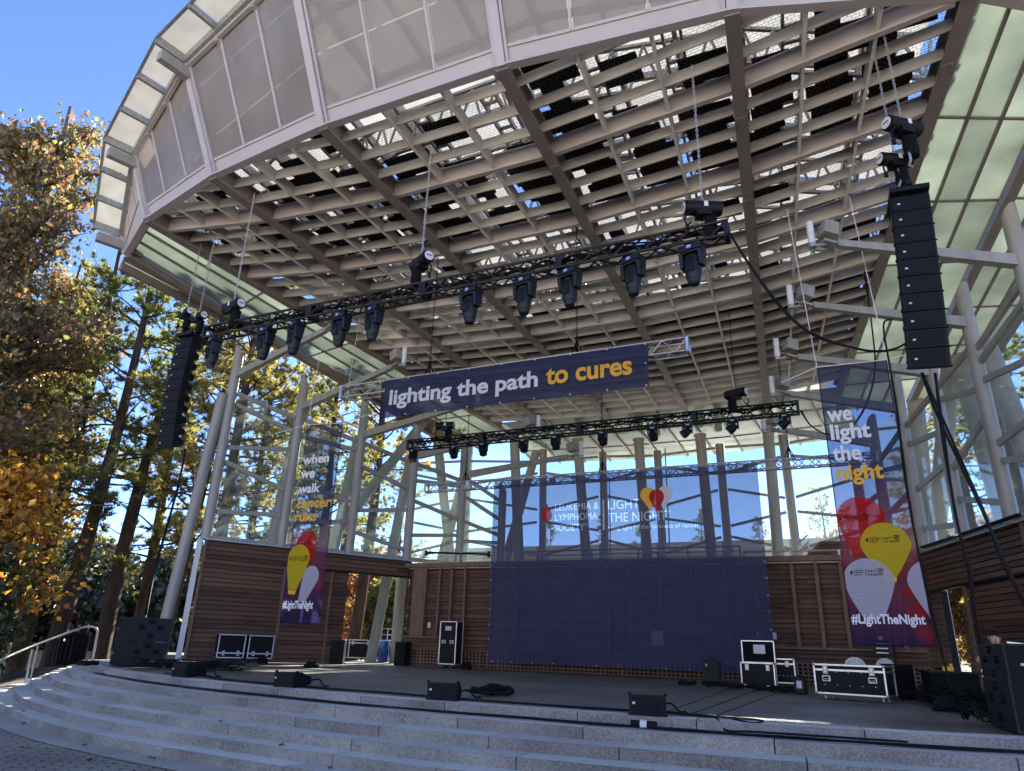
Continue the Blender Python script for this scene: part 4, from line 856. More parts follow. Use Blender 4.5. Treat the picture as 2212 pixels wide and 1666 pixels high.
hoist((-6.35, 9.5, 7.26), R(150), 9.9, 6.74, 'black hoist over the middle of the front truss, white cap facing left')
hoist((-10.85, 9.42, 7.12), R(-12), 9.92, 6.74, 'black hoist near the left end of the front truss, against the pines')
hoist((-1.9, 17.9, 7.02), R(160), 9.5, 6.63, 'small looking hoist near the right end of the rear truss, white cap to the left', chain='black')
hoist((-10.55, 17.9, 7.0), R(10), 9.5, 6.63, 'small looking hoist near the left end of the rear truss', chain='black')
hoist((1.65, 9.95, 8.1), R(38), 9.9, 7.4, 'upper of the two tilted hoists above the right loudspeaker column', chain='galv')
hoist((1.5, 10.15, 7.68), R(30), 9.9, 7.2, 'lower of the two hoists above the right loudspeaker column, with coiled cable', scale=.85, chain='galv')
hoist((-13.62, 10.5, 7.95), R(-20), 9.9, 7.3, 'left of the pair of hoists above the left loudspeaker column', scale=.85, chain='galv')
hoist((-12.85, 10.25, 7.6), R(-14), 9.9, 7.2, 'right of the pair of hoists above the left loudspeaker column', scale=.85, chain='galv')
def dropwire(loc, ztop, label, sling=True):
    t = thing('hanging_wire', loc, label, 'wire', 'hanging chains and slings'); mb = MB(); chain_mesh(mb, (0, 0, .42), (0, 0, ztop-loc[2]), .007, .07); mb.build('chain', M['black'], t)
    mb = MB(); mb.tube([(0, 0, .44), (0.03, 0, .38), (0, 0, .33), (-.03, 0, .38), (0, 0, .44)], .012, 6); mb.tube([(-.14, 0, -.05), (0, 0, .33), (.14, 0, -.05)], .02, 6); mb.tube([(-.06, .1, -.05), (0, 0, .33), (.06, -.1, -.05)], .02, 6); mb.build('sling', M['black_soft'], t); return t
dropwire((-8.2, 13.0, 6.55), 9.75, 'black chain and sling over the left part of the slogan banner')
dropwire((-4.55, 13.0, 6.55), 9.75, 'black chain and sling over the right part of the slogan banner')
dropwire((-10.75, 19.75, 5.68), 9.3, 'chain and sling holding the screen truss left of the blue screen')
dropwire((-6.1, 19.75, 5.68), 9.3, 'chain and sling holding the screen truss over the middle of the screen')
dropwire((-.85, 19.75, 5.68), 9.35, 'chain and sling holding the screen truss right of the blue screen')
def wire(name, pts, r, label, group=None, m='alu_dull', cat='wire'):
    mb = MB(); mb.tube(pts, r, 6); return tag(mb.build(name, M[m], smooth=True), label, cat, group)
G5 = 'thin white cords holding the tall banners'
wire('cord', [(.08, 13.98, 5.98), (-.1, 13.98, 9.7)], .009, 'thin white cord up from the left corner of the tall right banner', G5, 'white')
wire('cord', [(1.3, 13.98, 5.96), (1.12, 13.98, 9.7)], .009, 'thin white cord up from the right corner of the tall right banner', G5, 'white')
wire('cord', [(-.6, 13.98, 5.75), (.08, 13.98, 5.985), (1.3, 13.98, 5.97), (1.75, 13.98, 6.05)], .011, 'white line along the head of the tall right banner', G5, 'white')
wire('cord', [(-14.6, 15, 6.3), (-13.42, 15, 6.46), (-12.12, 15, 6.37), (-11.3, 15, 6.55)], .011, 'white line along the head of the left banner', G5, 'white')
wire('cord', [(-13.4, 14.98, 6.46), (-13.25, 14.98, 9.6)], .008, 'thin white cord up from the left corner of the left banner', G5, 'white')
wire('cord', [(-12.15, 14.98, 6.4), (-12.0, 14.98, 9.6)], .008, 'thin white cord up from the right corner of the left banner', G5, 'white')
mb = MB(); mb.cyl((-13.3, 10.6, 9.9), (-13.35, 10.6, 9.35), .012, n=6); mb.tube([(-13.35, 10.6, 9.35), (-13.3, 10.6, 9.28), (-13.35, 10.6, 9.22), (-13.4, 10.6, 9.28), (-13.35, 10.6, 9.35)], .02, 6); tag(mb.build('eye_rod', M['galv'], smooth=True), 'short steel rod with an eye hanging at the left ceiling edge', 'rod')
# ---------------------------------------------------------------- loudspeakers
def line_array(loc, rz, label, sgn, n=10, w=.47, h=.262, d=.36):
    t = thing('line_array', loc, label, 'loudspeaker column', 'hung loudspeaker columns', rz)
    mb = MB(); mb.box((0, .05, -.05), (w+.03, d+.28, .075)); mb.box((0, -.02, .02), (.08, d+.2, .06)); mb.build('bumper_frame', M['black'], t, bevel=.006)
    p = Vector((0, -d/2, -.12)); ang = R(-3)
    for k in range(n):
        ang_k = ang + R((0, .3, .6, 1, 1.4, 1.8, 2.3, 3, 4, 6.0)[k]*2.2); dn = Vector((0, math.sin(ang_k), -math.cos(ang_k))); bk = Vector((0, math.cos(ang_k), math.sin(ang_k)))
        X = Vector((w/2, 0, 0)); q = p+dn*(h-.012); tp = .075
        def box8(f0, f1, b0, b1, wf, wb): return [f0-Vector((wf, 0, 0)), f0+Vector((wf, 0, 0)), b0+Vector((wb, 0, 0)), b0-Vector((wb, 0, 0))], [f1-Vector((wf, 0, 0)), f1+Vector((wf, 0, 0)), b1+Vector((wb, 0, 0)), b1-Vector((wb, 0, 0))]
        mb = MB(); mb.hexa(*box8(q, p, q+bk*.16, p+bk*.16, w/2, w/2)); mb.hexa(*box8(q+bk*.16-dn*.01, p+bk*.16+dn*.01, q+bk*d-dn*tp, p+bk*d+dn*tp, w/2-.01, w*.33))
        cab = mb.build('cabinet', M['black'], t, bevel=.006)
        f = -bk*.006; mb = MB(); mb.hexa(*box8(q+f-dn*.018, p+f+dn*.018, q-dn*.018+bk*.001, p+dn*.018+bk*.001, w/2-.025, w/2-.025)); mb.build('front_grille', M['grille'], cab)
        c = p.lerp(q, .55)+f*1.6-X*.62; mb = MB(); mb.box(c, (.036, .006, .026)); mb.build('badge', M['paper'], cab, bevel=.003)
        for s in (-1, 1):
            mb = MB(); mb.beam(p+Vector((s*(w/2+.008), 0, 0))+bk*.05-dn*.01, q+Vector((s*(w/2+.008), 0, 0))+bk*.05+dn*.012, .014, .035, up=bk); mb.cyl(q+Vector((s*(w/2), 0, 0))+bk*.02, q+Vector((s*(w/2+.03), 0, 0))+bk*.02, .012, n=6); mb.build('rigging_bar', M['galv'] if k % 3 == 9 else M['black'], cab)
            mb = MB(); m_ = p.lerp(q, .5)+Vector((s*(w*.42), 0, 0))+bk*.26; mb.box(m_, (.05, .1, .09)); mb.box(m_+Vector((s*.03, 0, 0)), (.02, .06, .03)); mb.build('side_handle', M['grille'], cab, bevel=.008)
        p = q+dn*.012
    return t
ar = line_array((1.55, 10.05, 6.98), 0.02, 'tall curved column of ten black loudspeakers hung at the right, faces towards us', 1)
al = line_array((-13.1, 10.4, 7.22), 0.0, 'tall curved column of ten black loudspeakers hung at the left before the pines', -1)
def subwoofer():
    t = thing('subwoofer', (0, 0, 0), 'x', 'subwoofer', 'stacked subwoofers', 0); w, d, h = 1.06, 1.04, .5
    mb = MB(); mb.box((0, d/2, h/2), (w, d, h-.008)); mb.build('cabinet', M['sub_black'], t, bevel=.012)
    mb = MB(); mb.box((0, -.006, h/2), (w-.06, .012, h-.06)); mb.build('front_grille', M['grille'], t, bevel=.004)
    mb = MB(); mb.box((-w*.36, -.014, h/2), (.04, .004, .03)); mb.build('badge', M['paper'], t)
    for s in (-1, 1):
        for y, z in ((.3, .3), (.78, .3), (.54, .42), (.54, .12)):
            mb = MB(); mb.box((s*(w/2+.001), y, z), (.006, .16, .085)); hnd = mb.build('handle_recess', M['black_soft'], t)
            mb = MB(); mb.beam((s*(w/2+.006), y-.06, z+.012), (s*(w/2+.006), y+.06, z+.012), .014, .02); mb.build('handle_bar', M['black'], hnd)
    return t
sb = subwoofer(); sb.location = (-14.61, 11.40, .01); sb.rotation_euler = (0, 0, R(-24)); sb['label'] = 'bottom black subwoofer of the left stack beside the white pole'
sb2 = clone(sb, (-14.615, 11.405, .515), R(-24), 'top black subwoofer of the left stack, with a cable leading up')
clone(sb, (1.93, 8.93, .01), R(4), 'bottom black subwoofer of the right stack at the picture edge')
clone(sb, (1.94, 8.94, .45), R(4), 'top black subwoofer of the right stack at the picture edge')
[o for o in COL.objects if o.name.startswith('subwoofer')][-1].scale = (1, 1, .8)
sb.scale = sb2.scale = (1, .8, 1); ar.rotation_euler.y = R(3.2)
def wedge_speaker():
    t = thing('floor_speaker', (0, 0, 0), 'x', 'speaker', 'small speakers along the stage edge'); w, h, d = .37, .2, .2
    mb = MB(); mb.box((0, d/2, h/2), (w, d, h)); mb.hexa([(-w/2+.01, d, .005), (w/2-.01, d, .005), (w*.36, .46, .03), (-w*.36, .46, .03)], [(-w/2+.01, d, h-.005), (w/2-.01, d, h-.005), (w*.36, .46, h-.07), (-w*.36, .46, h-.07)]); mb.build('cabinet', M['black'], t, bevel=.006)
    mb = MB(); mb.box((0, -.005, h/2), (w-.04, .012, h-.03)); mb.build('front_grille', M['grille'], t, bevel=.004)
    mb = MB(); mb.box((-w*.38, -.013, h*.6), (.03, .005, .024)); mb.build('badge', M['paper'], t)
    for s in (-1, 1):
        mb = MB(); mb.box((s*(w/2+.006), .05, h/2), (.014, .05, h+.02)); mb.cyl((s*(w/2-.01), .05, h+.012), (s*(w/2+.03), .05, h+.012), .012, n=6); mb.cyl((s*(w/2-.01), .05, .006), (s*(w/2+.03), .05, .006), .01, n=6); mb.build('rigging_bar', M['black'], t)
    mb = MB(); mb.tube(catmull([(.1, .46, .08), (.2, .55, .1), (.3, .54, .02), (.36, .6, .02)], 6), .012, 6); mb.build('cable', M['rubber'], t, smooth=True)
    return t
ws = wedge_speaker()
for k, (x, y, a, l) in enumerate(((-2.07, 8.2, .12, 'rightmost of the four, before the big road case'), (-4.7, 8.32, .22, 'second from the right, beside the black bag'), (-7.58, 8.72, -.02, 'third from the right, before the left banner'), (-10.42, 9.36, -.1, 'leftmost of the four, by the cable pile'))):
    o = ws if k == 0 else clone(ws, (0, 0, 0)); o.location = (x, y, .006); o.rotation_euler = (0, 0, a); o['label'] = 'small black wedge speaker, '+l
def door_speaker(loc, rz, label):
    t = thing('floor_speaker', loc, label, 'speaker', 'speakers standing by the doorway', rz); mb = MB(); mb.hexa([(-.22, 0, 0), (.22, 0, 0), (.17, .34, 0), (-.17, .34, 0)], [(-.22, 0, .7), (.22, 0, .7), (.17, .34, .7), (-.17, .34, .7)]); mb.build('cabinet', M['black'], t, bevel=.015)
    mb = MB(); mb.box((0, -.004, .35), (.38, .01, .62)); mb.build('front_grille', M['grille'], t); mb = MB(); mb.tube([(-.06, .1, .7), (-.06, .1, .73), (.06, .1, .73), (.06, .1, .7)], .012, 6); mb.build('handle', M['rubber'], t)
door_speaker((-14.25, 18.6, 0.005), .3, 'black upright speaker on the left side of the open doorway')
door_speaker((-13.0, 20.15, 0.005), -.2, 'black upright speaker on the right side of the open doorway')
# ---------------------------------------------------------------- road cases
def road_case(name, loc, rz, w, d, h, label, group='black road cases with metal edges', wheels=.1, lidz=None, latches=(), handles=(), rows=(), lid_open=False, sheet=None, body='black_laminate', studs=True, half=False):
    """origin at the middle of the front foot; w along x, d away, h up (without wheels)"""
    t = thing(name, loc, label, 'road case', group, rz); z0 = wheels; e = .022
    mb = MB(); mb.box((0, d/2, z0+h/2), (w-.01, d-.01, h-.01)); b = mb.build('body', M[body], t)
    mb = MB()
    for y in (0, d):
        for z in (z0, z0+h): mb.box((0, y, z), (w, e*1.3, e*1.3))
        for s in (-1, 1): mb.box((s*w/2, y, z0+h/2), (e*1.3, e*1.3, h))
    for s in (-1, 1):
        for z in (z0, z0+h): mb.box((s*w/2, d/2, z), (e*1.3, d, e*1.3))
    if lidz:
        for y in (-.002, d+.002): mb.box((0, y, z0+lidz), (w, e, e*1.5))
        for s in (-1, 1): mb.box((s*(w/2+.002), d/2, z0+lidz), (e, d, e*1.5))
    mb.build('edge_trim', M['alu'], t, bevel=.003)
    for sx in (-1, 1):
        for y in (0, d):
            for z in (z0, z0+h): mb = MB(); mb.lathe([(.005, -.024), (.02, -.02), (.028, 0), (.02, .02), (.005, .024)], c=(sx*w/2, y, z), n=10); mb.build('corner_cap', M['alu'], t, smooth=True)
    for x in latches:
        mb = MB(); zz_ = z0+(lidz or h*.8); mb.box((x, -.014, zz_), (.085, .012, .13)); l = mb.build('latch', M['galv'], t, bevel=.004); mb = MB(); mb.box((x, -.023, zz_), (.03, .012, .08)); mb.tube([(x-.02, -.026, zz_-.02), (x, -.032, zz_), (x+.02, -.026, zz_-.02)], .006, 6); mb.build('latch_key', M['alu'], l)
    for x, zf in handles:
        mb = MB(); zz_ = z0+h*zf; mb.box((x, -.012, zz_), (.13, .012, .09)); l = mb.build('handle_plate', M['alu'], t, bevel=.006); mb = MB(); mb.box((x, -.020, zz_), (.1, .006, .06)); mb.build('handle_dish', M['black_soft'], l); mb = MB(); mb.tube([(x-.04, -.022, zz_+.015), (x-.035, -.032, zz_-.01), (x+.035, -.032, zz_-.01), (x+.04, -.022, zz_+.015)], .008, 6); mb.build('grip', M['galv'], l)
    if studs:
        mb = MB()
        for q in range(-2, 3):
            for zf in (.3, .75): mb.cyl((q*w*.18, -.012, z0+h*zf), (q*w*.18, -.004, z0+h*zf), .007, n=6)
        mb.build('rivet', M['alu'], b)
    if wheels > .03:
        for sx in (-1, 1):
            for y in (.12, d-.12):
                x = sx*(w/2-.1); mb = MB(); mb.box((x, y, z0-.008), (.09, .09, .012)); mb.beam((x-.02, y, z0-.01), (x-.02, y+.03, z0-.06), .006, .04, up=(0, 1, 0)); mb.beam((x+.02, y, z0-.01), (x+.02, y+.03, z0-.06), .006, .04, up=(0, 1, 0)); c = mb.build('caster', M['galv'], t)
                mb = MB(); mb.cyl((x-.014, y+.03, .042), (x+.014, y+.03, .042), .04, n=14); mb.build('wheel', M['white'] if name == 'flight_case' else M['rubber'], c, smooth=True)
    if lid_open:
        mb = MB(); mb.box((0, d+.06, z0+h+.01+h*.5), (w-.02, .09, h*.97)); lid = mb.build('lid', M['black_soft'], t); mb = MB(); zz_ = z0+h+.01
        for z in (zz_, zz_+h): mb.box((0, d+.012, z), (w, e*1.2, e*1.2))
        for s in (-1, 1): mb.box((s*w/2, d+.012, zz_+h/2), (e*1.2, e*1.2, h))
        mb.build('lid_trim', M['alu'], lid, bevel=.003)
        mb = MB(); mb.box((.03, d+.012, zz_+h*.62), (w*.36, .003, h*.42)); pp = mb.build('paper_list', M['paper'], lid)
        mb = MB()
        for q in range(9):
            mb.box((-.01-.02*(q % 3), d+.0098, zz_+h*(.78-.042*q)), (w*(.24-.03*(q % 3)), .001, .004))
        mb.build('printed_lines', M['galv'], pp)
    if sheet:
        x, zf, sw, sh = sheet; mb = MB(); mb.box((x, -.009, z0+h*zf), (sw, .004, sh)); pp = mb.build('paper_label', M['paper'], t); mb = MB()
        for q in range(4): mb.box((x-.01, -.0115, z0+h*zf+sh*(.3-.18*q)), (sw*.6, .001, .006))
        mb.build('printed_lines', M['galv'], pp)
    return t
road_case('flight_case', (-.05, 13.58, .005), -.29, 1.09, .55, .44, 'large low road trunk on white casters at the right of the stage', lidz=.36, latches=(-.36, .36), handles=((-.36, .52), (.36, .52)))
road_case('open_road_case', (-1.9, 17.5, .005), .0, .70, .42, .46, 'road case with its lid standing open and a paper list inside', wheels=.03, latches=(-.22, .22), lid_open=True, studs=False)
road_case('road_case', (-1.42, 18.15, .005), .05, .5, .5, .5, 'road case half hidden behind the one with the open lid', wheels=.09, lidz=.4, latches=(.1,))
road_case('tall_road_case', (-11.02, 19.7, .005), .05, .54, .46, 1.2, 'tall narrow upright road case against the timber back wall', wheels=.12, handles=((-.13, .52), (.13, .52)), sheet=(0, .84, .2, .12), studs=False)
mb = MB()
road_case('road_case', (-15.72, 15.78, .005), R(62), .72, .5, .6, 'left one of two road cases side by side at the left timber wall', wheels=.13, lidz=.12, latches=(-.2, .2), studs=False)
road_case('road_case', (-15.32, 16.5, .005), R(62), .70, .5, .6, 'right one of two road cases side by side at the left timber wall', wheels=.13, lidz=.12, latches=(-.2, .2), studs=False)
road_case('road_case', (-16.3, 22.6, .005), R(60), .85, .6, .6, 'road case outside the doorway, left of the slanting post', wheels=.12, lidz=.5, latches=(-.3, .3), studs=False)
road_case('road_case', (-15.85, 23.55, .005), R(60), .95, .6, .6, 'road case outside the doorway, right of the slanting post', wheels=.12, lidz=.5, latches=(-.1,), studs=False)
road_case('road_case', (-16.2, 24.9, .73), R(60), .9, .5, .42, 'road case standing higher at the back outside the doorway', wheels=.03, lidz=.2, studs=False)
t = thing('road_case', (-16.2, 24.95, .005), 'low black trunk under another case at the back outside the doorway', 'road case', 'black road cases with metal edges', R(60)); mb = MB(); mb.box((0, .3, .36), (.95, .55, .7)); mb.build('body', M['black_laminate'], t, bevel=.02); mb = MB(); mb.box((0, .02, .6), (.97, .02, .03)); mb.box((0, .02, .04), (.97, .02, .03)); mb.build('edge_trim', M['alu'], t)
t = thing('barrel', (-15.35, 22.75, .005), 'blue plastic barrel outside the doorway beside the upright post', 'barrel'); mb = MB(); mb.lathe([(.15, 0), (.18, .02), (.185, .2), (.175, .22), (.185, .24), (.185, .5), (.175, .52), (.18, .66), (.16, .7)], n=20); mb.build('body', M['blue_plastic'], t, smooth=True); mb = MB(); mb.cyl((0, 0, .695), (0, 0, .72), .165, n=20); mb.build('lid', M['blue_plastic'], t)
t = thing('equipment_trunk', (-2.72, 16.45, .005), 'upright black plastic trunk standing left of the open lid case', 'trunk', None, .1); mb = MB(); mb.box((0, .15, .27), (.34, .3, .5)); mb.build('body', M['black'], t, bevel=.025); mb = MB()
for x in (-.1, 0, .1): mb.box((x, -.002, .27), (.03, .012, .44))
mb.build('rib', M['black'], t, bevel=.004); mb = MB(); mb.tube([(-.08, .15, .52), (-.07, .15, .555), (.07, .15, .555), (.08, .15, .52)], .014, 6); mb.build('handle', M['rubber'], t); mb = MB(); mb.box((-.11, -.011, .42), (.025, .004, .05)); mb.build('latch', M['paper'], t)
t = thing('power_box', (-.9, 14.95, .005), 'small upright black box with a paper label left of the large trunk', 'box', None, -.1); mb = MB(); mb.box((0, .1, .16), (.2, .2, .3)); mb.build('body', M['black'], t, bevel=.015); mb = MB(); mb.box((-.01, -.003, .17), (.09, .004, .13)); mb.build('paper_label', M['paper'], t); mb = MB(); mb.box((0, .1, .32), (.12, .03, .025)); mb.build('handle', M['rubber'], t)
# ---------------------------------------------------------------- chairs, bags, cables
def folding_chair():
    t = thing('folding_chair', (0, 0, 0), 'x', 'chair', 'white folding chairs behind the large trunk'); s = .84
    mb = MB(); n = 14; pts = []
    for k in range(n+1): a = math.pi*k/n; pts.append((.21*s*math.cos(a), .0, (.62+.17*math.sin(a))*s))
    pts += [(-.21*s, 0, .55*s), (.21*s, 0, .55*s)]
    # shell with slots radiating upward: build as ribs between an outer rim and a lower rail
    rim = [Vector(p) for p in pts[:n+1]]; mb.tube([Vector((.2*s, 0, .56*s))]+rim+[Vector((-.2*s, 0, .56*s))], .02*s, 6); mb.beam((-.2*s, 0, .56*s), (.2*s, 0, .56*s), .03*s, .07*s)
    for k in range(-4, 5): mb.beam((.05*s*k*.7, 0, .58*s), (.043*s*k, 0, (.62+.165*math.sqrt(max(0, 1-(k/4.9)**2)))*s), .032*s, .018*s, up=(0, 1, 0))
    mb.build('backrest', M['white'], t)
    mb = MB(); mb.box((0, -.2*s, .42*s), (.4*s, .38*s, .03*s)); mb.build('seat', M['white'], t, bevel=.01)
    for sx in (-1, 1):
        mb = MB(); mb.tube([(sx*.22*s, .02*s, .62*s), (sx*.225*s, -.12*s, .3*s), (sx*.23*s, -.4*s, .0)], .013*s, 6); mb.build('leg', M['white'], t, smooth=True)
        mb = MB(); mb.tube([(sx*.2*s, -.36*s, .42*s), (sx*.2*s, .12*s, .0)], .013*s, 6); mb.build('leg', M['white'], t, smooth=True)
    mb = MB(); mb.cyl((-.2*s, .05*s, .1*s), (.2*s, .05*s, .1*s), .01*s, n=6); mb.cyl((-.22*s, -.32*s, .12*s), (.22*s, -.32*s, .12*s), .01*s, n=6); mb.build('stretcher', M['white'], t)
    return t
fc = folding_chair(); fc.location = (.08, 16.6, .005); fc.rotation_euler = (0, 0, .15); fc['label'] = 'left white folding chair, only its slotted back shows over the trunk'
clone(fc, (.62, 16.55, .005), .5, 'right white folding chair, its leg shows beside the trunk end')
def lumpy(name, loc, size, label, m='black_soft', seed=1, cat='bag', handle=False, rz=0):
    rr = random.Random(seed); t = thing(name, loc, label, cat, None, rz); mb = MB(); prof = []; rings = []
    nz, nr = 7, 16
    for i in range(nz+1):
        f = i/nz; z = size[2]*f; k = (1-max(0, f-.25)**2*1.1)*(1 if i else .92); ring = []
        for j in range(nr):
            a = 2*math.pi*j/nr; q = 1/max(abs(math.cos(a)), abs(math.sin(a)))**.55; w_ = 1+rr.uniform(-.09, .09)
            ring.append((size[0]/2*k*math.cos(a)*q*w_*.85, size[1]/2*k*math.sin(a)*q*w_*.85, z+rr.uniform(-.02, .02)*size[2]*5*f*.3))
        rings.append(ring)
    mb.rings(rings); o = mb.build('body', M[m], t, smooth=True); s = o.modifiers.new('sub', 'SUBSURF'); s.levels = 1; s.render_levels = 1
    if handle: mb = MB(); mb.tube(catmull([(-size[0]*.25, 0, size[2]*.9), (-size[0]*.12, 0, size[2]*1.5), (size[0]*.12, .02, size[2]*1.5), (size[0]*.25, 0, size[2]*.9)], 5), .012, 6); mb.build('strap', M['black_soft'], t, smooth=True)
    return t
lumpy('duffel_bag', (-4.72, 9.9, .005), (.5, .3, .15), 'black soft bag lying by a cable coil behind the stage edge', seed=2, handle=False)
mb = MB(); mb.tube(catmull([(-4.55, 9.75, .1), (-4.42, 9.72, .12), (-4.38, 9.78, .06), (-4.5, 9.8, .04)], 6), .03, 6); tag(mb.build('bag_strap', M['black_soft'], smooth=True), 'loose black strap at the right end of the soft bag', 'strap')
lumpy('sandbag', (-12.5, 15.35, .005), (.5, .3, .14), 'black sandbag with raised strap on the floor before the left banner', seed=3, handle=True)
lumpy('sandbag', (-15.05, 16.35, .005), (.32, .25, .2), 'black sandbag leaning at the two road cases by the left wall', seed=4)
lumpy('duffel_bag', (-10.3, 19.6, .005), (.4, .3, .2), 'small black bag on the floor right of the tall road case', seed=5, handle=True)
lumpy('duffel_bag', (1.15, 12.3, .005), (.42, .3, .2), 'dark grey bag in the cable heap at the right', m='rubber', seed=6)
def coil(mb, c, r, turns, rnd, rc=.011, hz=.03):
    pts = []
    for i in range(turns*14+1):
        a = 2*math.pi*i/14; q = r*(1+rnd.uniform(-.12, .12)); pts.append((c[0]+q*math.cos(a), c[1]+q*.75*math.sin(a), c[2]+rc+hz*rnd.random()+.012*(i/14)))
    mb.tube(catmull(pts, 2), rc, 5)
def heap(name, spots, label, seed, rc=.012, loose=0, area=None, h=.05):
    rr = random.Random(seed); mb = MB()
    for x, y, r, n in spots: coil(mb, (x, y, .006), r, n, rr, rc, h)
    for k in range(loose):
        p = [(rr.uniform(area[0], area[1]), rr.uniform(area[2], area[3]), rr.uniform(.02, area[4] if len(area) > 4 else .08)) for _ in range(6)]; mb.tube(catmull(p, 5), rc*.9, 5)
    return tag(mb.build(name, M['rubber'], smooth=True), label, 'cables')
heap('cable_coil', [(-3.15, 15.9, .17, 5), (-2.6, 15.75, .2, 6)], 'black cable coils around the foot of the upright trunk', 11)
heap('cable_coil', [(-2.2, 15.6, .2, 6), (-1.95, 15.7, .18, 4)], 'greyish cable coil left of the open lid case foot', 12)
heap('cable_coil', [(-1.55, 15.4, .24, 6), (-1.2, 15.3, .2, 5), (-1.05, 15.1, .18, 4)], 'cable coils in front of the open lid case', 13, loose=4, area=(-1.7, -.8, 15, 15.6))
heap('cable_coil', [(-4.75, 9.55, .17, 5)], 'coiled cable with a white plug before the soft bag', 14, loose=2, area=(-5.1, -4.3, 9.4, 9.65))
heap('cable_coil', [(-12.8, 11.2, .25, 4), (-12.2, 11.6, .22, 4), (-13.3, 11.6, .24, 4)], 'tangle of cables between the left subwoofers and the leftmost wedge speaker', 15, loose=9, area=(-13.8, -11.3, 10.8, 12.1, .2), h=.12)
heap('cable_coil', [(-14.35, 10.55, .22, 5)], 'loops of cable hanging over the step before the left subwoofers', 21, rc=.014)
heap('cable_heap', [(1.0, 14.2, .3, 5), (1.5, 14.4, .3, 5), (1.2, 13.6, .28, 5), (1.7, 12.8, .25, 5), (1.45, 11.9, .25, 5), (1.6, 11.0, .25, 5), (1.3, 10.1, .2, 3)], 'big heap of black cables on the floor at the right before the subwoofers', 16, loose=14, area=(.9, 1.9, 11.5, 14.8, .28), h=.16)
t = thing('equipment_trunk', (1.55, 14.5, .005), 'dark bin in the cable heap with a yellow tool on top', 'bin', None, .2); mb = MB(); mb.box((0, .25, .24), (.75, .5, .46)); mb.build('body', M['black_soft'], t, bevel=.03); mb = MB(); mb.box((0, .25, .48), (.79, .54, .04)); mb.build('rim', M['black'], t, bevel=.01)
t = thing('power_tool', (1.5, 14.75, .5), 'yellow power tool lying on the dark bin at the right', 'tool'); mb = MB(); mb.box((0, 0, .04), (.17, .08, .08)); mb.box((.05, 0, .09), (.05, .06, .08)); mb.build('body', M['yellow'], t, bevel=.015); mb = MB(); mb.cyl((-.2, 0, .04), (-.08, 0, .04), .018, n=8); mb.build('bit', M['black'], t)
t = thing('speaker_stand', (.75, 15.3, .005), 'thin black stand with boxes by the tall right banner foot', 'stand'); mb = MB(); mb.cyl((0, 0, 0), (0, 0, 1.25), .022, n=8); mb.build('pole', M['black'], t); mb = MB(); mb.box((0, 0, .3), (.5, .4, .56)); mb.build('box', M['black_soft'], t, bevel=.02)
t = thing('amplifier_rack', (.72, 19.9, .005), 'small electronics rack on the back wall under the right banner', 'rack'); mb = MB(); mb.box((0, 0, .92), (.3, .3, .34)); mb.build('body', M['black'], t); mb = MB()
for z in (.8, .9, 1.0): mb.box((0, -.153, z), (.26, .008, .03))
mb.build('face_plate', M['alu_dull'], t); mb = MB(); mb.box((0, -.12, 1.13), (.08, .05, .08)); mb.build('white_unit', M['white'], t); mb = MB(); mb.box((0, .1, .38), (.05, .05, .75)); mb.build('leg', M['black'], t)
def cable(name, pts, r, label, k=6, n=1, spread=0.0, z=None, seed=1, group='long black cables'):
    rr = random.Random(seed); mb = MB()
    for q in range(n):
        o = [(rr.uniform(-spread, spread), rr.uniform(-spread, spread), rr.uniform(0, spread*.5)) for _ in pts]
        mb.tube(catmull([(p[0]+d[0], p[1]+d[1], p[2]+d[2]) for p, d in zip(pts, o)], k), r, 6)
    return tag(mb.build(name, M['rubber'], smooth=True), label, 'cable', group)
zs = -.115+.017
tread = [(-15.0, 11.15, zs), (-13.6, 10.3, zs), (-12.2, 9.68, zs), (-10.64, 9.09, zs), (-8.34, 8.49, zs), (-6.69, 8.23, zs), (-5.82, 8.13, zs), (-4.61, 7.98, zs), (-3.4, 8.0, zs), (-2.4, 7.98, zs), (-1.66, 7.99, zs), (-.63, 8.08, zs), (.5, 8.2, zs), (1.4, 8.4, zs), (3.4, 9.0, zs)]
cable('cable_bundle', tread, .011, 'thick bundle of black cables lying along the second granite step', n=5, spread=.03, seed=4)
cable('cable', [(-11.2, 9.75, .02), (-10.3, 9.75, .02), (-9.06, 9.15, .02), (-8.04, 8.95, .02), (-6.5, 8.72, .02), (-5.75, 8.66, .02), (-5.0, 8.55, .02), (-4.3, 8.5, .02), (-3.5, 8.4, .02), (-2.75, 8.45, .02), (-1.7, 8.55, .02)], .014, 'black cable along the seam between planks and granite, linking the wedge speakers', n=2, spread=.02, seed=6)
cable('cable', [(-1.8, 8.5, .02), (-1.5, 8.4, .02), (-1.35, 8.28, .02), (-1.25, 8.2, -.08), (-.9, 8.02, zs+.04), (.4, 8.15, zs+.04)], .011, 'black cable dropping over the edge right of the rightmost wedge speaker', seed=7)
cable('cable', [(-1.75, 8.62, .02), (-1.2, 8.5, .02), (-.9, 8.38, .02), (-1.0, 8.3, .0), (-1.2, 8.35, .02)], .009, 'thin loop of cable on the edge right of the rightmost wedge speaker', seed=8)
t = thing('cable_connector', (-2.05, 7.98, -.06), 'thick cable connector with white band on the second step', 'connector', None, .05); mb = MB(); mb.cyl((-.14, 0, 0), (-.04, 0, 0), .034, n=12); mb.cyl((.03, 0, 0), (.13, 0, 0), .034, n=12); mb.build('shell', M['rubber'], t, smooth=True); mb = MB(); mb.cyl((-.04, 0, 0), (.03, 0, 0), .04, n=12); mb.build('band', M['white'], t, smooth=True)
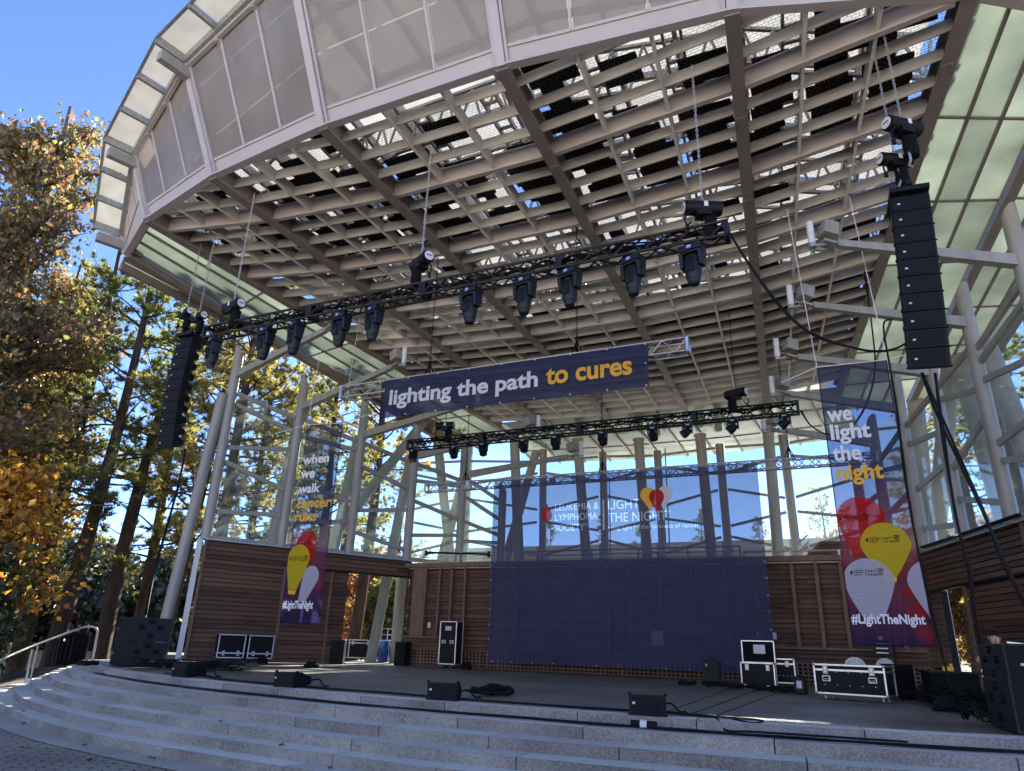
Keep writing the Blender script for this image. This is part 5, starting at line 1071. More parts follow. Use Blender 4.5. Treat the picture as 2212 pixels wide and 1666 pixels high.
cable('cable_bundle', [(-.92, 9.6, 6.7), (-.67, 9.65, 6.04), (-.29, 9.7, 5.28), (.08, 9.7, 4.82), (.57, 9.75, 4.56), (.89, 9.8, 4.5), (1.15, 9.95, 4.62), (1.35, 10.2, 4.9)], .013, 'thick black cable sagging from the front truss to the right loudspeaker column', n=3, spread=.02, seed=9)
cable('cable', [(1.34, 10.3, 4.31), (1.47, 10.3, 3.64), (1.71, 10.3, 2.38), (1.84, 10.3, 1.81), (2.0, 10.4, 1.0), (2.1, 10.5, .05)], .018, 'black cable slanting right from the foot of the right loudspeaker column', n=2, spread=.035, seed=10)
cable('cable', [(1.5, 10.3, 4.29), (1.47, 10.3, 3.51), (1.44, 10.3, 2.4), (1.45, 10.35, 1.66), (1.45, 10.4, 1.1), (1.5, 10.5, .05)], .017, 'black cable dropping straight from the foot of the right loudspeaker column', n=2, spread=.025, seed=11)
cable('cable', [(1.5, 13.9, 6.75), (1.32, 13.6, 6.5), (1.31, 13.6, 5.61), (1.29, 13.6, 4.72), (1.25, 13.6, 3.8), (1.22, 13.6, 2.9), (1.3, 13.6, 1.4), (1.4, 13.5, .05)], .017, 'black cable hanging from an arm along the right edge of the tall right banner', n=2, spread=.02, seed=12)
cable('cable', [(-.39, 17.9, 6.38), (-.21, 17.8, 5.94), (.16, 17.6, 5.62), (.56, 17.4, 5.6), (1.0, 17.2, 6.1), (1.3, 17.0, 6.9), (1.4, 16.9, 8.0), (1.42, 16.9, 9.4)], .017, 'black cable sagging from the rear truss and rising behind the tall right banner', n=2, spread=.02, seed=13)
cable('cable', [(-12.95, 10.7, 4.55), (-13.0, 10.75, 3.9), (-13.16, 10.8, 2.9), (-13.33, 10.85, 1.85), (-13.5, 11.0, 1.05)], .018, 'black cable falling from the left loudspeaker column to the left subwoofers', n=2, spread=.02, seed=14)
cable('cable', [(3.3, 16.4, 3.36), (2.6, 18.8, 3.36), (2.0, 20.8, 3.36)], .03, 'cable run clipped along the coping of the right timber wall', n=4, spread=.03, seed=15)
# open case lid and person behind the right subwoofers
t = thing('open_road_case', (1.98, 10.9, .005), 'black case with silver edge standing open behind the right subwoofers', 'road case'); mb = MB(); mb.box((0, .2, .42), (.6, .45, .82)); mb.build('body', M['black_laminate'], t); mb = MB(); mb.beam((-.2, -.04, .88), (.2, -.04, .84), .05, .05); mb.box((.24, -.03, .86), (.05, .05, .1)); mb.build('edge_trim', M['alu'], t); mb = MB(); mb.box((.05, .2, .88), (.4, .35, .08)); mb.build('mixer', M['black'], t, bevel=.02)
# ---------------------------------------------------------------- person
def skin_body(name, joints, edges, m, parent, sub=2):
    """joints: {key: (xyz, radius)}; first key is the root"""
    me = bpy.data.meshes.new(name); keys = list(joints); me.from_pydata([joints[k][0] for k in keys], [(keys.index(a), keys.index(b)) for a, b in edges], []); me.update(); me.materials.append(m)
    o = bpy.data.objects.new(name, me); COL.objects.link(o); o.parent = parent
    s = o.modifiers.new('skin', 'SKIN'); s.use_smooth_shade = True
    for i, k in enumerate(keys):
        r = joints[k][1]; me.skin_vertices[0].data[i].radius = (r, r) if not hasattr(r, '__len__') else r
        me.skin_vertices[0].data[i].use_root = (i == 0)
    q = o.modifiers.new('sub', 'SUBSURF'); q.levels = sub; q.render_levels = sub
    return o
pr = thing('person', (1.86, 12.1, -0.10), 'person with dark tousled hair sitting low behind the right subwoofers, head bent down', 'person'); u = .77
def J(x, y, z, r): return ((x*u, y*u, z*u), r*u)
j = {'hip': J(0, .12, .5, .14), 'waist': J(0, .1, .72, .13), 'chest': J(0, .03, .98, .15), 'neck0': J(0, -.02, 1.16, .07), 'neck': J(-.01, -.05, 1.26, .055), 'skull0': J(-.02, -.09, 1.36, .085), 'skull': J(-.03, -.1, 1.47, .085),
     'sl': J(.18, .0, 1.1, .07), 'el': J(.3, -.15, .9, .05), 'wl': J(.12, -.32, 1.12, .033), 'pl': J(.06, -.35, 1.15, .032), 'sr': J(-.18, .0, 1.1, .07), 'er': J(-.36, -.12, 1.0, .05), 'wr': J(-.16, -.28, 1.2, .033), 'pr': J(-.1, -.3, 1.22, .032),
     'kl': J(.16, -.36, .52, .08), 'al': J(.15, -.32, .1, .05), 'tl': J(.17, -.5, .04, .04), 'kr': J(-.16, -.36, .52, .08), 'ar': J(-.15, -.32, .1, .05), 'tr': J(-.17, -.5, .04, .04), 'hl': J(.1, .08, .5, .1), 'hr': J(-.1, .08, .5, .1)}
e = [('hip', 'waist'), ('waist', 'chest'), ('chest', 'neck0'), ('neck0', 'neck'), ('neck', 'skull0'), ('skull0', 'skull'), ('chest', 'sl'), ('sl', 'el'), ('el', 'wl'), ('wl', 'pl'), ('chest', 'sr'), ('sr', 'er'), ('er', 'wr'), ('wr', 'pr'), ('hip', 'hl'), ('hl', 'kl'), ('kl', 'al'), ('al', 'tl'), ('hip', 'hr'), ('hr', 'kr'), ('kr', 'ar'), ('ar', 'tr')]
for sx, w in ((1, 'l'), (-1, 'r')):
    px, py, pz = [c/u for c in j['p'+w][0]]
    for q, (dx, ln) in enumerate(((-.03, .07), (-.012, .085), (.006, .08), (.024, .065))):
        k1, k2 = f'f{w}{q}a', f'f{w}{q}b'; j[k1] = J(px+dx, py-ln*.6, pz+.012, .010); j[k2] = J(px+dx, py-ln, pz-.005, .009); e += [('p'+w, k1), (k1, k2)]
    j['t'+w+'1'] = J(px-sx*.045, py-.01, pz-.01, .011); j['t'+w+'2'] = J(px-sx*.06, py-.04, pz-.015, .009); e += [('p'+w, 't'+w+'1'), ('t'+w+'1', 't'+w+'2')]
body = skin_body('body', j, e, M['skin'], pr)
jc = {'waist': J(0, .1, .62, .15), 'chest': J(0, .03, .98, .165), 'nk': J(0, -.01, 1.14, .09), 'sl': J(.18, .0, 1.1, .085), 'el': J(.27, -.1, .96, .065), 'sr': J(-.18, .0, 1.1, .085), 'er': J(-.31, -.08, 1.03, .065)}
skin_body('shirt', jc, [('waist', 'chest'), ('chest', 'nk'), ('chest', 'sl'), ('sl', 'el'), ('chest', 'sr'), ('sr', 'er')], M['shirt'], pr)
jt = {'hip': J(0, .12, .5, .155), 'hl': J(.1, .06, .5, .12), 'kl': J(.16, -.36, .52, .095), 'al': J(.15, -.32, .12, .065), 'hr': J(-.1, .06, .5, .12), 'kr': J(-.16, -.36, .52, .095), 'ar': J(-.15, -.32, .12, .065)}
skin_body('trousers', jt, [('hip', 'hl'), ('hl', 'kl'), ('kl', 'al'), ('hip', 'hr'), ('hr', 'kr'), ('kr', 'ar')], M['trousers'], pr)
jh = {'a': J(-.025, -.085, 1.46, .105), 'b': J(-.03, -.11, 1.53, .09), 'c': J(-.0, -.01, 1.4, .075)}
hair = skin_body('hair', jh, [('a', 'b'), ('a', 'c')], M['hair'], pr); 
tx = bpy.data.textures.new('tousle', 'CLOUDS'); tx.noise_scale = .05; dm = hair.modifiers.new('tousle', 'DISPLACE'); dm.texture = tx; dm.strength = .05
mb = MB(); c = Vector((-.025*u, -.175*u, 1.38*u)); mb.add([c+Vector(v)*u for v in ((-.012, 0, -.02), (.012, 0, -.02), (0, -.03, -.018), (0, .0, .03))], [(0, 2, 1), (0, 3, 2), (1, 2, 3), (0, 1, 3)]); mb.build('nose', M['skin'], pr, smooth=True)
for s in (-1, 1):
    mb = MB(); mb.lathe([(.003, -.008), (.009, -.004), (.009, .004), (.003, .008)], c=((-.025+s*.032)*u, -.172*u, 1.42*u), n=8); mb.build('eye', M['black'], pr, smooth=True)
    mb = MB(); mb.lathe([(.004, -.03), (.012, -.015), (.014, .01), (.004, .03)], c=((-.025+s*.088)*u, -.085*u, 1.4*u), n=8, sx=.5); mb.build('ear', M['skin'], pr, smooth=True)
mb = MB(); mb.box((-.025*u, -.172*u, 1.325*u), (.04*u, .012, .008)); mb.build('mouth', M['red'], pr, bevel=.002)
t = thing('folding_chair', (1.86, 12.18, .005), 'low seat under the person behind the right subwoofers', 'seat'); mb = MB(); mb.box((0, .05, .3), (.36, .34, .05)); mb.build('seat', M['black'], t); mb = MB()
for sx in (-1, 1):
    for y in (-.08, .18): mb.cyl((sx*.15, y, 0), (sx*.15, y, .28), .015, n=6)
mb.build('leg_frame', M['galv'], t)
# ---------------------------------------------------------------- banners and the printed screen
def print_mat(name, ramp, H, transp, transl=0.45, wr=0.25, spots=()):
    """cloth print: colour bands along local z (0..H), soft printed blots, cloth wrinkles, partly see through"""
    m, nt, out = new_mat(name); L = nt.links.new
    tc = N(nt, 'ShaderNodeTexCoord'); sp = N(nt, 'ShaderNodeSeparateXYZ'); L(tc.outputs['Object'], sp.inputs[0])
    dv = N(nt, 'ShaderNodeMath', operation='DIVIDE'); dv.inputs[1].default_value = H; L(sp.outputs[2], dv.inputs[0])
    nz = N(nt, 'ShaderNodeTexNoise'); nz.inputs['Scale'].default_value = 1.6; nz.inputs['Detail'].default_value = 2; L(tc.outputs['Object'], nz.inputs['Vector'])
    ma = N(nt, 'ShaderNodeMath', operation='MULTIPLY_ADD'); ma.inputs[1].default_value = 0.10; L(nz.outputs[0], ma.inputs[0]); L(dv.outputs[0], ma.inputs[2])
    sb_ = N(nt, 'ShaderNodeMath', operation='SUBTRACT'); sb_.inputs[1].default_value = 0.05; L(ma.outputs[0], sb_.inputs[0])
    rp = N(nt, 'ShaderNodeValToRGB'); el = rp.color_ramp.elements
    while len(el) < len(ramp): el.new(0.5)
    for e_, (p, c) in zip(el, ramp): e_.position = p; e_.color = c4(c)
    L(sb_.outputs[0], rp.inputs[0]); col = rp.outputs[0]
    for (x, z, r, c) in spots:
        mp = N(nt, 'ShaderNodeVectorMath', operation='DISTANCE'); mp.inputs[1].default_value = (x, 0, z); L(tc.outputs['Object'], mp.inputs[0])
        n2 = N(nt, 'ShaderNodeTexNoise'); n2.inputs['Scale'].default_value = 7; L(tc.outputs['Object'], n2.inputs['Vector'])
        m2 = N(nt, 'ShaderNodeMath', operation='MULTIPLY_ADD'); m2.inputs[1].default_value = r*.7; L(n2.outputs[0], m2.inputs[0]); L(mp.outputs['Value'], m2.inputs[2])
        mr = N(nt, 'ShaderNodeMapRange'); mr.inputs[1].default_value = r*.75; mr.inputs[2].default_value = r*1.35; mr.inputs[3].default_value = .9; mr.inputs[4].default_value = 0; L(m2.outputs[0], mr.inputs[0])
        mx = N(nt, 'ShaderNodeMix', data_type='RGBA'); L(mr.outputs[0], mx.inputs[0]); L(col, mx.inputs[6]); mx.inputs[7].default_value = c4(c); col = mx.outputs[2]
    d = N(nt, 'ShaderNodeBsdfDiffuse'); t = N(nt, 'ShaderNodeBsdfTranslucent'); L(col, d.inputs[0]); L(col, t.inputs[0])
    mp = N(nt, 'ShaderNodeMapping'); mp.inputs['Scale'].default_value = (.7, 1, 2.2); L(tc.outputs['Object'], mp.inputs[0])
    n3 = N(nt, 'ShaderNodeTexNoise'); n3.inputs['Scale'].default_value = 1.6; n3.inputs['Detail'].default_value = 5; n3.inputs['Distortion'].default_value = 1.2; L(mp.outputs[0], n3.inputs['Vector'])
    b = N(nt, 'ShaderNodeBump'); b.inputs['Strength'].default_value = wr; b.inputs['Distance'].default_value = 0.12; L(n3.outputs[0], b.inputs['Height']); L(b.outputs[0], d.inputs['Normal'])
    mx = N(nt, 'ShaderNodeMixShader'); mx.inputs[0].default_value = transl; L(d.outputs[0], mx.inputs[1]); L(t.outputs[0], mx.inputs[2])
    tr = N(nt, 'ShaderNodeBsdfTransparent'); tr.inputs[0].default_value = (.88, .93, 1, 1); m2 = N(nt, 'ShaderNodeMixShader'); m2.inputs[0].default_value = transp; L(mx.outputs[0], m2.inputs[1]); L(tr.outputs[0], m2.inputs[2]); L(m2.outputs[0], out.inputs[0])
    return m
def ink(name, c, transp=.25, transl=.4): 
    M['ink_'+name] = sheet_mat('ink_'+name, c, transp, .15 if name in ('white', 'gold', 'grey', 'silver') else transl, var=.02); return M['ink_'+name]
NAVY = (0.050, 0.054, 0.112)
for nm, c, tp in (('white', (.88, .88, .90), .0), ('gold', (.82, .46, .07), .0), ('red', (.60, .02, .02), .18), ('yellow', (.72, .58, .03), .15), ('paper_white', (.60, .60, .68), .12), ('grey', (.82, .83, .87), .03), ('dark', (.02, .018, .02), .1), ('clear_white', (.85, .86, .90), .06), ('pink', (.50, .20, .22), .2), ('rib', (.40, .41, .50), .05), ('silver', (.74, .75, .80), .02)): ink(nm, c, tp)
def cloth(t, w, h, m, nx=24, nz=32, amp=.004, seed=1, curl=None, taper=0.0):
    rr = random.Random(seed); ph = [rr.uniform(0, 6) for _ in range(6)]; V = []
    for j in range(nz+1):
        for i in range(nx+1):
            u, v = i/nx, j/nz; x = -w/2+w*u; z = h*v
            x *= 1+taper*(1-v)
            y = amp*(math.sin(u*9+ph[0]+v*2)+math.sin(v*13+ph[1]+u*3)*.7+math.sin((u+v)*17+ph[2])*.5)
            if curl: y += curl(u, v)
            V.append((x, y, z))
    mb = MB(); mb.add(V, [(j*(nx+1)+i, j*(nx+1)+i+1, (j+1)*(nx+1)+i+1, (j+1)*(nx+1)+i) for j in range(nz) for i in range(nx)])
    o = mb.build('cloth', m, t)
    o.data.polygons.foreach_set('use_smooth', [True]*len(o.data.polygons)); return o
def hem(t, w, h, m, s=.02):
    mb = MB(); mb.box((0, -.006, h-s/2), (w, .004, s)); mb.box((0, -.006, s/2), (w, .004, s)); mb.box((-w/2+s/2, -.006, h/2), (s, .004, h)); mb.box((w/2-s/2, -.006, h/2), (s, .004, h)); mb.build('hem', m, t)
def eyelets(t, pts, r=.016):
    for x, z in pts:
        mb = MB(); mb.cyl((x, -.016, z), (x, -.010, z), r, n=8); mb.build('eyelet', M['white'], t)
def shape(t, name, pts, m, y):
    mb = MB(); mb.add([(x, y, z) for x, z in pts], [tuple(range(len(pts)))]); return mb.build(name, m, t)
def lantern_pts(cx, top, w, h, base=.38, tilt=0.0, n=40, clip=None):
    """upright lantern: round head tapering to a flat foot; returns outline points"""
    P = []; r = w/2
    for k in range(n+1): a = math.pi*k/n; P.append((r*math.cos(a), -r+r*math.sin(a)))
    L_ = [(-r, -r)]; b = w*base/2
    for k in range(1, 13):
        f = k/12; x = lerp(r, b, f**1.25); P.append((-x, -r-(h-r)*f))
    for k in range(12, 0, -1):
        f = k/12; x = lerp(r, b, f**1.25); P.append((x, -r-(h-r)*f))
    c, s = math.cos(tilt), math.sin(tilt); P = [(cx+x*c-z*s, top+x*s+z*c) for x, z in P]
    if clip: P = [(min(max(x, clip[0]), clip[1]), z) for x, z in P]
    return P
def ribs_of(t, cx, top, w, h, base, m, y, n=15, tilt=0.0, clip=None):
    mb = MB(); r = w/2; b = w*base/2; c, s = math.cos(tilt), math.sin(tilt)
    for k in range(1, n):
        z = -h*k/n; x = math.sqrt(max(0, r*r-(z+r)**2)) if z > -r else lerp(r, b, ((-z-r)/(h-r))**1.25)
        pts = [(-x, z), (0, z-.012), (x, z)]
        pts = [(cx+p*c-q*s, y, top+p*s+q*c) for p, q in pts]
        if clip: pts = [(min(max(p[0], clip[0]), clip[1]), p[1], p[2]) for p in pts]
        if (Vector(pts[0])-Vector(pts[2])).length > .02: mb.tube(pts, .0018, 4)
    mb.build('printed_rib', m, t)
def heart_balloons(t, x, z, s, cols, y, outline=False):
    for k, (dx, dz, c) in enumerate(((-.42, .10, cols[0]), (.42, .12, cols[2]), (0, -.02, cols[1]))):
        P = []; r = .36*s
        for q in range(25): a = -R(25)+R(230)*q/24; P.append((x+dx*s+r*math.cos(a), z+dz*s+r*math.sin(a)))
        P.append((x+dx*s*.7, z+dz*s-r*2.15))
        if outline: mb = MB(); mb.tube([(p[0], y-.001*k, p[1]) for p in P+P[:1]], .0035, 4); mb.build('printed_balloon', c, t)
        else: shape(t, 'printed_balloon', P, c, y-.001*k)
def drop(t, x, z0, z1, m, y):
    h = z1-z0; r = h*.31; P = []
    for q in range(25): a = R(150)+R(240)*q/24; P.append((x+r*math.cos(a), z0+r+r*math.sin(a)))
    P.append((x, z1)); return shape(t, 'printed_drop', P, m, y)
def small_logo(t, x0, z1, w, m, y):
    """drop, three small lines, bar, two lines and three balloons"""
    s = w/.58; z1 -= 0; drop(t, x0+.022*s, z1-.085*s, z1-.01*s, m, y)
    for k, (tx_, ww) in enumerate((('LEUKEMIA &', .17), ('LYMPHOMA', .165), ('SOCIETY®', .135))): text_obj('printed_text', tx_, ww*s, .027*s, m, t, (x0+.062*s, y, z1-(.03+.038*k)*s), bold=.012)
    mb = MB(); mb.box((x0+.262*s, y, z1-.055*s), (.006*s, .001, .125*s)); mb.build('printed_bar', m, t)
    text_obj('printed_text', 'LIGHT', .14*s, .04*s, m, t, (x0+.29*s, y, z1-.048*s), bold=.02); text_obj('printed_text', 'THE NIGHT®', .255*s, .043*s, m, t, (x0+.29*s, y, z1-.112*s), bold=.02)
    heart_balloons(t, x0+.505*s, z1-.015*s, .072*s, (m, m, m), y, True)
# slogan banner
t = thing('slogan_banner', (-6.225, 12.8, 5.55), 'long navy banner reading lighting the path to cures, hung across the stage', 'banner')
W_, H_ = 6.5, .94
M['slogan_cloth'] = print_mat('slogan_cloth', [(0, NAVY), (1, NAVY)], H_, .12, .35, .8)
cloth(t, W_, H_, M['slogan_cloth'], 70, 12, .008, 3, lambda u, v: .22*max(0, .035-u)/.035*(1-v*.5), taper=0).location.y = .016
text_obj('lettering', 'lighting the path', 3.75, .49, M['ink_silver'], t, (-9.1+6.225, -.014, 5.725-5.55), bold=.028)
text_obj('lettering', 'to cures', 1.86, .375, M['ink_gold'], t, (-5.165+6.225, -.014, 5.845-5.55), bold=.028)
eyelets(t, [(-3.2+.8*k, H_-.025) for k in range(9)]+[(-3.2+.8*k, .025) for k in range(9)]+[(3.2, .5)])
# tall right banner
HR = 5.1; t = thing('tall_banner', (.69, 14.0, .88), 'tall banner on the right reading we light the night, with red, yellow and white lanterns', 'banner')
M['right_cloth'] = print_mat('right_cloth', [(0, (.045, .03, .10)), (.09, (.14, .04, .10)), (.25, (.32, .06, .08)), (.38, (.34, .10, .12)), (.46, (.16, .04, .09)), (.56, (.05, .035, .12)), (.66, NAVY), (1, NAVY)], HR, .22, .45, .5,
    spots=((.44, .55, .20, (.52, .02, .03)), (.33, .85, .12, (.5, .02, .02)), (.52, .2, .2, (.42, .03, .06)), (.02, .1, .12, (.12, .03, .09)), (-.5, .8, .12, (.45, .16, .18))))
cloth(t, 1.22, HR, M['right_cloth'], 16, 60, .010, 5).location.y = .02
X0, Z0 = .69, .88
def TX(s, x, z, w, h, m, y=-.014): return text_obj('lettering', s, w, h, M[m], t, (x-X0, y, z-Z0), bold=.03)
TX('we', .145, 4.85, .43, .22, 'ink_grey'); TX('light', .165, 4.40, .68, .40, 'ink_grey'); TX('the', .155, 4.08, .48, .30, 'ink_grey'); TX('night', .18, 3.62, .77, .40, 'ink_gold')
P = lantern_pts(.47-X0, 3.40-Z0, .78, 1.05, .5); shape(t, 'printed_lantern', [(max(x, -.6), z) for x, z in P], M['ink_red'], -.010)
small_logo(t, .12-X0, 3.07-Z0, .5, M['ink_dark'], -.012)
shape(t, 'printed_lantern', lantern_pts(.80-X0, 2.92-Z0, .80, .93, .25), M['ink_yellow'], -.016); ribs_of(t, .80-X0, 2.92-Z0, .80, .93, .25, M['ink_gold'], -.018)
shape(t, 'printed_lantern', [(.80-X0-.1, 1.99-Z0), (.80-X0+.1, 1.99-Z0), (.80-X0+.08, 1.9-Z0), (.80-X0-.08, 1.9-Z0)], M['ink_gold'], -.016)
small_logo(t, .50-X0, 2.68-Z0, .56, M['ink_dark'], -.020)
shape(t, 'printed_lantern', lantern_pts(1.42-X0, 2.27-Z0, .75, .95, .3, clip=(-.6, .6)), M['ink_paper_white'], -.010)
shape(t, 'printed_lantern', lantern_pts(.455-X0, 2.31-Z0, .80, .98, .42, clip=(-.6, .6)), M['ink_paper_white'], -.022); ribs_of(t, .455-X0, 2.31-Z0, .80, .98, .42, M['ink_rib'], -.024, 17, clip=(-.6, .6))
small_logo(t, .18-X0, 2.12-Z0, .55, M['ink_dark'], -.026)
TX('#LightTheNight', .10, 1.17, 1.12, .21, 'ink_white', -.030)
hem(t, 1.22, HR, M['right_cloth'])
# left banner
HL = 5.36; X0, Z0 = -12.79, 1.05
t = thing('tall_banner', (X0, 15.0, Z0), 'tall narrow banner on the left reading when we walk cancer runs, with yellow lantern', 'banner')
M['left_cloth'] = print_mat('left_cloth', [(0, (.03, .03, .11)), (.08, (.05, .03, .11)), (.2, (.22, .05, .12)), (.33, (.24, .06, .12)), (.40, (.15, .04, .09)), (.5, NAVY), (1, NAVY)], HL, .32, .45, .5, spots=((-.28, 2.1, .3, (.6, .03, .03)), (-.55, 1.4, .22, (.5, .12, .22)), (.42, 1.0, .2, (.45, .05, .1))))
cloth(t, 1.25, HL, M['left_cloth'], 16, 60, .010, 6).location.y = .02
TX('when', -13.40, 5.28, .93, .26, 'ink_white'); TX('we', -13.40, 4.87, .50, .2, 'ink_white'); TX('walk', -13.40, 4.45, .75, .26, 'ink_white'); TX('cancer', -13.40, 4.03, 1.18, .2, 'ink_gold'); TX('runs', -13.40, 3.67, .76, .2, 'ink_gold')
shape(t, 'printed_lantern', lantern_pts(-12.86-X0, 3.42-Z0, .72, .95, .4, clip=(-.62, .62)), M['ink_red'], -.010); small_logo(t, -13.2-X0, 3.12-Z0, .5, M['ink_dark'], -.012)
shape(t, 'printed_lantern', lantern_pts(-12.50-X0, 2.48-Z0, .52, .95, .4, tilt=-.32, clip=(-.62, .62)), M['ink_paper_white'], -.016); ribs_of(t, -12.50-X0, 2.48-Z0, .52, .95, .4, M['ink_rib'], -.018, 12, -.32, clip=(-.62, .62))
shape(t, 'printed_lantern', lantern_pts(-13.04-X0, 3.05-Z0, .74, 1.17, .36, tilt=-.08, clip=(-.62, .62)), M['ink_yellow'], -.022); ribs_of(t, -13.04-X0, 3.05-Z0, .74, 1.17, .36, M['ink_gold'], -.024, 16, -.08, clip=(-.62, .62))
shape(t, 'printed_lantern', [(-13.27-X0, 1.88-Z0), (-13.0-X0, 1.86-Z0), (-13.03-X0, 1.76-Z0), (-13.25-X0, 1.78-Z0)], M['ink_gold'], -.022)
small_logo(t, -13.36-X0, 2.74-Z0, .62, M['ink_dark'], -.026)
TX('#LightTheNight', -13.38, 1.35, 1.0, .26, 'ink_white', -.030)
hem(t, 1.25, HL, M['left_cloth'])
# big screen
HS, WS = 5.33, 7.95; X0, Z0 = -5.66, .23
t = thing('printed_screen', (X0, 19.6, Z0), 'huge see-through navy screen with society logo and balloons across the back of the stage', 'screen')
M['screen_cloth'] = print_mat('screen_cloth', [(0, (.058, .058, .112)), (1, (.060, .065, .125))], HS, .22, .06, 1.0)
M['screen_print'] = sheet_mat('white_screen_print', (.90, .91, .93), .45, .55, var=.02)
SPL = []   # printed lettering on the screen: the see-through navy is cut out round it, so the white print glows with the sky behind
def curve_splines(s, x, z, w, h, bold):
    cu = bpy.data.curves.new('lettering', 'FONT'); cu.body = s; cu.offset = bold; cu.resolution_u = 4
    o = bpy.data.objects.new('lettering', cu); COL.objects.link(o); dg = bpy.context.evaluated_depsgraph_get(); c = o.to_curve(dg); out = []
    for sp in c.splines:
        n = len(sp.bezier_points); pts = []
        for k in range(n):
            a, b = sp.bezier_points[k], sp.bezier_points[(k+1) % n]
            for q in range(4):
                f = q/4; pts.append(a.co*(1-f)**3+a.handle_right*3*f*(1-f)**2+b.handle_left*3*f*f*(1-f)+b.co*f**3)
        if n: out.append([(p.x, p.y) for p in pts])
    o.to_curve_clear(); COL.objects.unlink(o); bpy.data.objects.remove(o); bpy.data.curves.remove(cu)
    X = [p[0] for q in out for p in q]; Z = [p[1] for q in out for p in q]; lx, hx, lz, hz = min(X), max(X), min(Z), max(Z)
    return [[(x+(p[0]-lx)/(hx-lx)*w, z+(p[1]-lz)/(hz-lz)*h) for p in q] for q in out]
def fill(splines):
    cu = bpy.data.curves.new('fill', 'CURVE'); cu.dimensions = '2D'; cu.fill_mode = 'BOTH'
    for q in splines:
        sp = cu.splines.new('POLY'); sp.points.add(len(q)-1); sp.use_cyclic_u = True
        for p, (x, z) in zip(sp.points, q): p.co = (x, z, 0, 1)
    o = bpy.data.objects.new('fill', cu); COL.objects.link(o); me = bpy.data.meshes.new_from_object(o.evaluated_get(bpy.context.evaluated_depsgraph_get())); COL.objects.unlink(o); bpy.data.objects.remove(o); bpy.data.curves.remove(cu)
    V = [(p.co.x, 0, p.co.y) for p in me.vertices]; Fs = [tuple(p.vertices) for p in me.polygons]; bpy.data.meshes.remove(me); return V, Fs
Yi = 0.0
ZB0, ZB1 = 3.80-Z0, 5.14-Z0
for s_, x, z, w, h, b in (('LEUKEMIA &', -7.55, 4.53, 1.36, .20, .006), ('LYMPHOMA', -7.55, 4.23, 1.32, .20, .006), ('SOCIETY', -7.55, 3.92, .92, .20, .006), ('®', -6.61, 4.05, .07, .07, 0), ('LIGHT', -5.90, 4.49, .93, .27, .03), ('THE NIGHT', -5.90, 4.12, 1.70, .27, .03), ('®', -4.17, 4.32, .07, .07, 0), ('bring light to the darkness of cancer', -5.91, 3.86, 2.58, .16, .02)):
    q = curve_splines(s_, x-X0, z-Z0, w, h, b); SPL += q; V, Fs = fill(q); mb = MB(); mb.add(V, Fs); mb.build('lettering', M['screen_print'], t)
bar = [(-6.067-X0, 3.905-Z0), (-6.022-X0, 3.905-Z0), (-6.022-X0, 4.785-Z0), (-6.067-X0, 4.785-Z0)]; SPL.append(bar); mb = MB(); mb.add([(x, 0, z) for x, z in bar], [(0, 1, 2, 3)]); mb.build('printed_bar', M['screen_print'], t)
V, Fs = fill([[(-WS/2, ZB0), (WS/2, ZB0), (WS/2, ZB1), (-WS/2, ZB1)]]+SPL); cm = MB(); cm.add(V, Fs)
for za, zb, nz in ((0, ZB0, 110), (ZB1, HS, 3)):
    nx = 60; VV = []
    for j in range(nz+1):
        for i in range(nx+1):
            u, v = i/nx, j/nz; z = lerp(za, zb, v); k = (1-v)**1.2 if za == 0 else 0
            VV.append((-WS/2+WS*u, k*(.03*math.sin(u*31)*(1-v)+.014*math.sin(u*11+v*9)+.014*math.sin(v*26+u*7)+.006*math.sin(v*74+3*math.sin(u*6)+u*13)*(.4+.6*math.sin(u*5+v*4)**2)), z))
    cm.add(VV, [(j*(nx+1)+i, j*(nx+1)+i+1, (j+1)*(nx+1)+i+1, (j+1)*(nx+1)+i) for j in range(nz) for i in range(nx)])
cl = cm.build('cloth', M['screen_cloth'], t); cl.data.polygons.foreach_set('use_smooth', [True]*len(cl.data.polygons))
drop(t, -7.81-X0, 4.22-Z0, 4.77-Z0, M['ink_red'], -.012)
heart_balloons(t, -4.47-X0, 4.80-Z0, .60, (M['ink_gold'], M['ink_red'], M['ink_clear_white']), -.012)
mb = MB(); mb.box((-4.62-X0, .05, 1.0-Z0), (.32, .01, .36)); mb.build('patch', M['ink_grey'], t)
mb = MB(); mb.box((-5.85-X0, Yi-.002, HS/2), (.03, .002, HS)); mb.build('seam', M['screen_cloth'], t)
eyelets(t, [(-WS/2+.03, .2+.42*k) for k in range(12)]+[(WS/2-.03, .2+.42*k) for k in range(12)]+[(-3.8+.63*k, .03) for k in range(13)], .014)
# ---------------------------------------------------------------- trees and plants
def np_mesh(name, V, F, m, parent=None, loc=None):
    me = bpy.data.meshes.new(name); me.from_pydata(V.tolist(), [], F.tolist()); me.update(); me.materials.append(m)
    o = bpy.data.objects.new(name, me); COL.objects.link(o); o.parent = parent
    return o
def unit(a): return a/np.maximum(np.linalg.norm(a, axis=-1, keepdims=True), 1e-9)
def needles(C, D, rng, k=14, ln=.2, w=.011, spread=.75):
    n = len(C); c = np.repeat(C, k, 0); d = unit(np.repeat(D, k, 0)+rng.normal(0, spread, (n*k, 3)))
    s = unit(np.cross(d, rng.normal(0, 1, (n*k, 3)))); L = ln*rng.uniform(.7, 1.25, (n*k, 1))
    V = np.stack([c-s*w, c+s*w, c+d*L+rng.normal(0, .012, (n*k, 3))], 1).reshape(-1, 3)
    return V, np.arange(len(V)).reshape(-1, 3)
